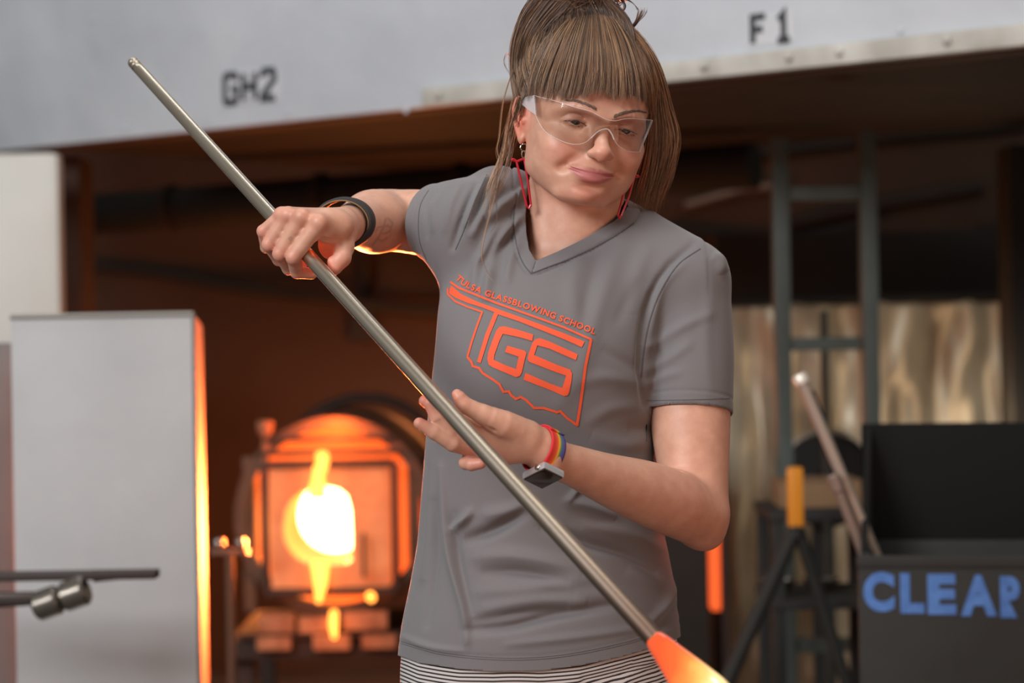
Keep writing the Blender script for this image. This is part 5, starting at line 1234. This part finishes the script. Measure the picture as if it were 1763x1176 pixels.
# ================================================================== what she wears and holds
clear = bpy.data.materials.new('clear_polycarbonate'); clear.use_nodes = True; nt = clear.node_tree; nt.nodes.remove(nt.nodes['Principled BSDF'])
tr = nt.nodes.new('ShaderNodeBsdfTransparent'); tr.inputs[0].default_value = (.93, .92, .89, 1); gl = nt.nodes.new('ShaderNodeBsdfGlossy'); gl.inputs['Roughness'].default_value = .03
fr = nt.nodes.new('ShaderNodeFresnel'); fr.inputs[0].default_value = 1.58; mxs = nt.nodes.new('ShaderNodeMixShader'); nt.links.new(fr.outputs[0], mxs.inputs[0]); nt.links.new(tr.outputs[0], mxs.inputs[1]); nt.links.new(gl.outputs[0], mxs.inputs[2]); nt.links.new(mxs.outputs[0], nt.nodes['Material Output'].inputs[0])
edge = bpy.data.materials.new('clear_edge'); edge.use_nodes = True; nt = edge.node_tree; pb = nt.nodes['Principled BSDF']; pb.inputs['Base Color'].default_value = (.85, .85, .87, 1); pb.inputs['Roughness'].default_value = .15
tr = nt.nodes.new('ShaderNodeBsdfTransparent'); mxs = nt.nodes.new('ShaderNodeMixShader'); mxs.inputs[0].default_value = .36; nt.links.new(tr.outputs[0], mxs.inputs[1]); nt.links.new(pb.outputs[0], mxs.inputs[2]); nt.links.new(mxs.outputs[0], nt.nodes['Material Output'].inputs[0])
def lens_y(x): return 10.5-.080*x*x-.00025*np.abs(x)**4
def on_lens(px, py):
    lo, hi = 2.80, 3.15
    g = lambda Y: (lambda l: l[1]-lens_y(l[0]))(w2h(np3(P(px, py, Y))))
    Ys = np.linspace(2.84, 3.12, 60); v = [g(Y) for Y in Ys]
    for i in range(59):
        if v[i] > 0 >= v[i+1]:
            t = v[i]/(v[i]-v[i+1]); return w2h(np3(P(px, py, Ys[i]+t*(Ys[i+1]-Ys[i]))))
    return w2h(np3(P(px, py, Ys[int(np.argmin(np.abs(v)))])))
TOP = [(919, 164), (932, 168), (950, 172), (972, 179), (995, 186), (1015, 191), (1031, 199), (1045, 206), (1060, 208), (1074, 205), (1090, 204), (1108, 206), (1124, 207)]
BOT = [(922, 198), (932, 218), (945, 231), (965, 242), (985, 248), (1003, 247), (1016, 239), (1030, 226), (1045, 222), (1053, 230), (1062, 248), (1080, 260), (1102, 262)]
tp_ = catmull([on_lens(*q) for q in TOP], 60); bt_ = catmull([on_lens(*q) for q in BOT], 60); tp_[:, 1] = lens_y(tp_[:, 0]); bt_[:, 1] = lens_y(bt_[:, 0])
rows = 12; G_ = np.stack([tp_+(bt_-tp_)*j/rows for j in range(rows+1)], 1); G_[..., 1] = lens_y(G_[..., 0])+.12*np.sin(np.linspace(0, PI, rows+1))[None]
nrm_ = np.array([0, 1, 0.])
gls = thing('safety_glasses', 'clear wrap-around safety glasses worn low on her nose', 'glasses', tuple(h2w((0, 10.3, 0))))
V = h2w(G_.reshape(-1, 3)); F = facing(V, [(i*(rows+1)+j, (i+1)*(rows+1)+j, (i+1)*(rows+1)+j+1, i*(rows+1)+j+1) for i in range(59) for j in range(rows)])
link_mesh('lens', V, F, clear, gls, True)
loop = np.concatenate([tp_, bt_[::-1]]); lw = [Vector(h2w(q)) for q in loop]; lw.append(lw[0])
MB().tube(lw, .00038, 6).build('lens_rim', edge, gls)
nb = [Vector(h2w(q+np.array([0, -.05, 0]))) for q in bt_[30:48]]
MB().tube(nb, .0010, 8).build('nose_bridge', edge, gls)
for s, e0, e1 in ((-1, tp_[0], bt_[0]), (1, tp_[-1], bt_[-1])):
    ear = np.array([7.9*s, .2, 1.9]); n = 14; Vt = []
    for i in range(n):
        t = i/(n-1); c0 = e0*(1-t)+(ear+np.array([0, 0, .25]))*t; c1 = e1*(1-t)**2+(ear+np.array([0, 0, -.35]))*(1-(1-t)**2); bow = np.array([.35*s*math.sin(PI*t), 0, 0])
        Vt += [c0+bow, c1+bow, c0+bow+np.array([-.18*s, -.05, 0]), c1+bow+np.array([-.18*s, -.05, 0])]
    F = []
    for i in range(n-1):
        a = 4*i; F += [(a, a+4, a+5, a+1), (a+2, a+3, a+7, a+6), (a, a+2, a+6, a+4), (a+1, a+5, a+7, a+3)]
    F += [(0, 1, 3, 2), (4*n-4, 4*n-2, 4*n-1, 4*n-3)]
    link_mesh('temple', [h2w(q) for q in Vt], F, edge, gls)
# earrings: a red safety pin under silver links
red_m = mat('red_enamel', (176, 22, 38), .3); silver = mat('silver_wire', (200, 196, 190), .2, 1.0)
def ring(c, r0, n, rr, seg=24):
    n = Vector(n).normalized(); a = n.cross(Vector((0, 0, 1))).normalized(); b = n.cross(a); return [Vector(c)+(a*math.cos(t)+b*math.sin(t))*r0 for t in np.linspace(0, 2*PI, seg)]
for lb, d0, lk, barp, legs_ in (('red safety-pin earring hanging against the collar, seen whole', -.022, [(902, 254), (901, 266)], [(883, 275), (890, 278), (900, 274), (906, 276)], [[(889, 277), (897, 312), (907, 355)], [(903, 276), (909, 312), (914, 353)]]),
                                ('red safety-pin earring half hidden by the long hair', -.030, [(1089, 287), (1088, 297)], [(1080, 302), (1085, 301), (1091, 300), (1097, 304)], [[(1083, 301), (1073, 336), (1064, 371)], [(1093, 302), (1083, 338), (1070, 371)]])):
    t = thing('earring', lb, 'earring', tuple(D(*lk[0], d0)))
    for (x, y), nn in zip(lk, ((.2, -1, 0), (.9, -.5, 0))): MB().tube(ring(D(x, y, d0), .0046, nn, 0), .0006, 6, False).build('link', silver, t)
    MB().tube([D(x, y, d0) for x, y in barp], [.0024, .0016, .0016, .0022], 8).build('bar', red_m, t)
    for (x, y) in (barp[0], barp[-1]): MB().lathe(D(x, y, d0)-Vector((0, 0, .002)), (0, 0, 1), [(0, 0), (.0006, .0024), (.002, .003), (.0036, .0024), (.0042, 0)], 12).build('knob', red_m, t)
    for lg in legs_: MB().tube([D(x, y, d0) for x, y in lg], .00145, 8).build('pin', red_m, t)
    e0, e1 = legs_[0][-1], legs_[1][-1]; MB().tube([D(e0[0], e0[1], d0), D((e0[0]+e1[0])/2, e0[1]+4, d0), D(e1[0], e1[1], d0)], .0020, 8).build('clasp', red_m, t)
# wide dark cuff on her raised wrist
cuff_m = mat('black_webbing', (46, 43, 42), .85, bump=(500, .6, .001)); 
cf_ = thing('wristband', 'wide black fabric cuff round her raised wrist', 'wristband', tuple(D(592, 384, -.03)))
ax = Vector(W3((630, 383, .06))-W3((592, 388, -.05))).normalized(); cc = Vector(W3((592, 384, -.022)))
u1 = ax.cross(Vector((0, 0, 1))).normalized(); u2 = u1.cross(ax).normalized(); V = []; F = []; ns, nr = 64, 8
prof = [(-.013, .0), (-.0135, .0022), (-.011, .0045), (0, .0052), (.011, .0045), (.0135, .0022), (.013, 0), (0, -.0006)]
for i in range(ns):
    a = 2*PI*i/ns
    for (t, o_) in prof:
        rx, rz = .0345+o_, .0280+o_; V.append(cc+ax*(t*1.0)+u1*(math.cos(a)*rx)+u2*(math.sin(a)*rz)+ax*(.004*math.sin(a)))
F = [(i*8+j, ((i+1) % ns)*8+j, ((i+1) % ns)*8+(j+1) % 8, i*8+(j+1) % 8) for i in range(ns) for j in range(8)]
link_mesh('band', V, F, cuff_m, cf_, True)
tn = MB(); pa = [cc+ax*-.0135+u1*(math.cos(a)*.0352)+u2*(math.sin(a)*.0288) for a in np.linspace(0, 2*PI, 60)]; tn.tube(pa, .0010, 6, False); tn.build('stitched_edge', mat('tan_thread', (120, 92, 58), .7), cf_)
# smart watch with a rainbow band
wt = thing('smartwatch', 'silver square smartwatch on a rainbow woven band', 'watch', tuple(D(928, 808, -.25)))
axw = Vector(W3((920, 768, -.25))-W3((985, 801, -.215))).normalized(); cw = Vector(W3((936, 778, -.2430)))
d1 = axw.cross(Vector((0, 0, 1))).normalized(); d2 = d1.cross(axw).normalized()
if d1.y > 0: d1 = -d1
if d2.z < 0: d2 = -d2
band_m = bpy.data.materials.new('rainbow_weave'); band_m.use_nodes = True; nt = band_m.node_tree; pb = nt.nodes['Principled BSDF']; pb.inputs['Roughness'].default_value = .8
at = nt.nodes.new('ShaderNodeAttribute'); at.attribute_name = 'across'; r = nt.nodes.new('ShaderNodeValToRGB'); r.color_ramp.interpolation = 'LINEAR'
cols = [(0.0, (204, 34, 44)), (.24, (206, 58, 36)), (.42, (226, 96, 40)), (.52, (236, 176, 52)), (.64, (84, 132, 72)), (.74, (72, 96, 140)), (.90, (84, 66, 140)), (1.0, (84, 60, 130))]
for i, (p_, c_) in enumerate(cols):
    if 0 < i < len(cols)-1: e = r.color_ramp.elements.new(p_); e.color = (*lin(c_), 1)
r.color_ramp.elements[0].color = (*lin(cols[0][1]), 1); r.color_ramp.elements[-1].color = (*lin(cols[-1][1]), 1)
nt.links.new(at.outputs['Fac'], r.inputs['Fac']); nt.links.new(r.outputs['Color'], pb.inputs['Base Color'])
V = []; F = []; A = []; ns = 72; prof = [(1-t/10, .0018) for t in range(11)]+[(t/10, .0) for t in range(11)]
for i in range(ns):
    a = 2*PI*i/ns
    for (t, o_) in prof:
        V.append(cw+axw*((t-.5)*.022)*1.0+d1*(math.cos(a)*(.0246+o_))+d2*(math.sin(a)*(.0262+o_))); A.append(1-t)
m = len(prof); F = [(i*m+j, ((i+1) % ns)*m+j, ((i+1) % ns)*m+(j+1) % m, i*m+(j+1) % m) for i in range(ns) for j in range(m)]
o = link_mesh('band', V, F, band_m, wt, True); a_ = o.data.attributes.new('across', 'FLOAT', 'POINT'); a_.data.foreach_set('value', np.array(A, np.float32))
# overlapping end of the band
V = []; A = []; n2 = 16
for i in range(n2):
    a = math.radians(60+62*i/(n2-1))
    for (t, o_) in prof: V.append(cw+axw*((t-.5)*.0225)+d1*(math.cos(a)*(.0246+.0022+o_))+d2*(math.sin(a)*(.0262+.0022+o_))); A.append(1-t)
F = [(i*m+j, (i+1)*m+j, (i+1)*m+(j+1) % m, i*m+(j+1) % m) for i in range(n2-1) for j in range(m)]+[tuple(range(m)), tuple(range((n2-1)*m, n2*m))[::-1]]
o = link_mesh('band_end', V, F, band_m, wt, True); a_ = o.data.attributes.new('across', 'FLOAT', 'POINT'); a_.data.foreach_set('value', np.array(A, np.float32))
nc_ = (-d2*.93+d1*.42).normalized(); ac = axw; bc_ = nc_.cross(ac).normalized()
WM = Matrix((ac, bc_, nc_)).transposed(); wc = cw+nc_*.0315
WMr = WM
MB().box(wc, (.033, .038, .0095), WMr, .0036).build('case', mat('silver_aluminium', (226, 226, 228), .25, .7), wt)
MB().box(wc+nc_*.0046, (.0295, .0345, .0022), WMr, .001).build('screen', mat('dark_glass', (44, 34, 30), .08), wt)
MB().lathe(wc+ac*.0165-bc_*.008, ac, [(0, .0035), (.002, .0035), (.0025, .0028), (.0025, 0)], 16).build('crown', silver, wt)
# the pipe and the gather of hot glass
pa_, pb_ = P(228, 106, 3.314), P(1137, 1111, 2.472)
pipe_m = bpy.data.materials.new('brushed_steel'); pipe_m.use_nodes = True; nt = pipe_m.node_tree; pb = nt.nodes['Principled BSDF']
pb.inputs['Metallic'].default_value = 1; pb.inputs['Roughness'].default_value = .30; pb.inputs['Base Color'].default_value = (*lin((214, 202, 184)), 1)
tc = nt.nodes.new('ShaderNodeTexCoord'); n_ = nt.nodes.new('ShaderNodeTexNoise'); n_.inputs['Scale'].default_value = 260; n_.inputs['Detail'].default_value = 3; nt.links.new(tc.outputs['Object'], n_.inputs['Vector'])
bp = nt.nodes.new('ShaderNodeBump'); bp.inputs['Strength'].default_value = .10; bp.inputs['Distance'].default_value = .0003; nt.links.new(n_.outputs['Fac'], bp.inputs['Height']); nt.links.new(bp.outputs['Normal'], pb.inputs['Normal'])
pp = thing('blowpipe', 'long steel blowpipe held slantwise across her body', 'blowpipe', tuple(pb_))
L = (pb_-pa_).length; ax = (pb_-pa_)/L; prof = [(0, .0042), (0, .0066), (.002, .0076), (.006, .0079), (.007, .0072), (.009, .0072), (.010, .0079), (.014, .0080), (.015, .0073), (.017, .0073), (.018, .0080)]
prof += [(t*L, .0080+.0024*t) for t in np.linspace(.02, 1.0, 60)]+[(L+.03, .0102), (L+.03, .004), (L-.02, .004)]
tube_ = MB().lathe(pa_, ax, prof, 40).build('tube', pipe_m, pp)
al_ = tube_.data.attributes.new('soot', 'FLOAT', 'POINT'); al_.data.foreach_set('value', np.clip(((np.array([tuple(v.co) for v in tube_.data.vertices])-np3(pa_))@np3(ax)/L-.62)/.36, 0, 1).astype(np.float32))
nt = pipe_m.node_tree; pb = nt.nodes['Principled BSDF']; at = nt.nodes.new('ShaderNodeAttribute'); at.attribute_name = 'soot'
rs_ = nt.nodes.new('ShaderNodeValToRGB'); rs_.color_ramp.elements[0].color = (*lin((208, 196, 178)), 1); rs_.color_ramp.elements[1].color = (*lin((112, 92, 80)), 1); nt.links.new(at.outputs['Fac'], rs_.inputs['Fac']); nt.links.new(rs_.outputs['Color'], pb.inputs['Base Color'])
mr_ = nt.nodes.new('ShaderNodeMath'); mr_.operation = 'MULTIPLY_ADD'; mr_.inputs[1].default_value = .20; mr_.inputs[2].default_value = .29; nt.links.new(at.outputs['Fac'], mr_.inputs[0]); nt.links.new(mr_.outputs[0], pb.inputs['Roughness'])
gm = bpy.data.materials.new('molten_glass'); gm.use_nodes = True; nt = gm.node_tree; pb = nt.nodes['Principled BSDF']; pb.inputs['Roughness'].default_value = .05; pb.inputs['Base Color'].default_value = (.45, .07, .015, 1); pb.inputs['Coat Weight'].default_value = 1
tc = nt.nodes.new('ShaderNodeTexCoord'); sp_ = nt.nodes.new('ShaderNodeSeparateXYZ'); nz = nt.nodes.new('ShaderNodeTexNoise'); nz.inputs['Scale'].default_value = 38; nz.inputs['Detail'].default_value = 3
at = nt.nodes.new('ShaderNodeAttribute'); at.attribute_name = 'hotness'
ad = nt.nodes.new('ShaderNodeMath'); ad.operation = 'MULTIPLY_ADD'; ad.inputs[1].default_value = .30; nt.links.new(tc.outputs['Object'], nz.inputs['Vector']); nt.links.new(nz.outputs['Fac'], ad.inputs[0]); nt.links.new(at.outputs['Fac'], ad.inputs[2])
r = nt.nodes.new('ShaderNodeValToRGB'); els = r.color_ramp.elements; els[0].position = .10; els[0].color = (.50, .035, .008, 1); els[1].position = 1; els[1].color = (1.3, 1.0, .42, 1)
e = els.new(.36); e.color = (.80, .085, .015, 1); e = els.new(.60); e.color = (1.0, .26, .045, 1); e = els.new(.80); e.color = (1.1, .62, .15, 1)
nt.links.new(ad.outputs[0], r.inputs['Fac']); nt.links.new(r.outputs['Color'], pb.inputs['Emission Color']); pb.inputs['Emission Strength'].default_value = 1.0
gg = thing('molten_glass', 'glowing orange gather of hot glass on the pipe end', 'glass', tuple(pb_+ax*.06))
o1_ = np3(pb_); up_ = np3(ax.cross(Vector((0, 1, 0))).normalized()); fw = np.cross(np3(ax), up_)
gv = Vol(o1_+np3(ax)*.05-.10, o1_+np3(ax)*.05+.10, .0016)
def gd(X, Y, Z):
    x, y, z = X-o1_[0], Y-o1_[1], Z-o1_[2]; a_ = np3(ax); t = x*a_[0]+y*a_[1]+z*a_[2]; u = x*up_[0]+y*up_[1]+z*up_[2]; v = x*fw[0]+y*fw[1]+z*fw[2]
    wd = np.interp(t, [-.02, -.008, .004, .02, .05, .085, .115], [.001, .0105, .0130, .0155, .0205, .0255, .024])
    d = (np.abs(u)**3.4+np.abs(v)**3.4+1e-12)**(1/3.4)-wd
    return np.maximum(np.maximum(d, t-.112), -t-.012)*.8
gv.mix(o1_-.15, o1_+.15, gd, .001)
V, Fq = gv.surface(); V = relax(V, Fq, 5, .5); t = (V-o1_)@np3(ax); u = (V-o1_)@up_
o = link_np('gather', V, Fq, gm, gg); a_ = o.data.attributes.new('hotness', 'FLOAT', 'POINT'); a_.data.foreach_set('value', (-.12+t*9.5+u*9).astype(np.float32))
if False:
    pass
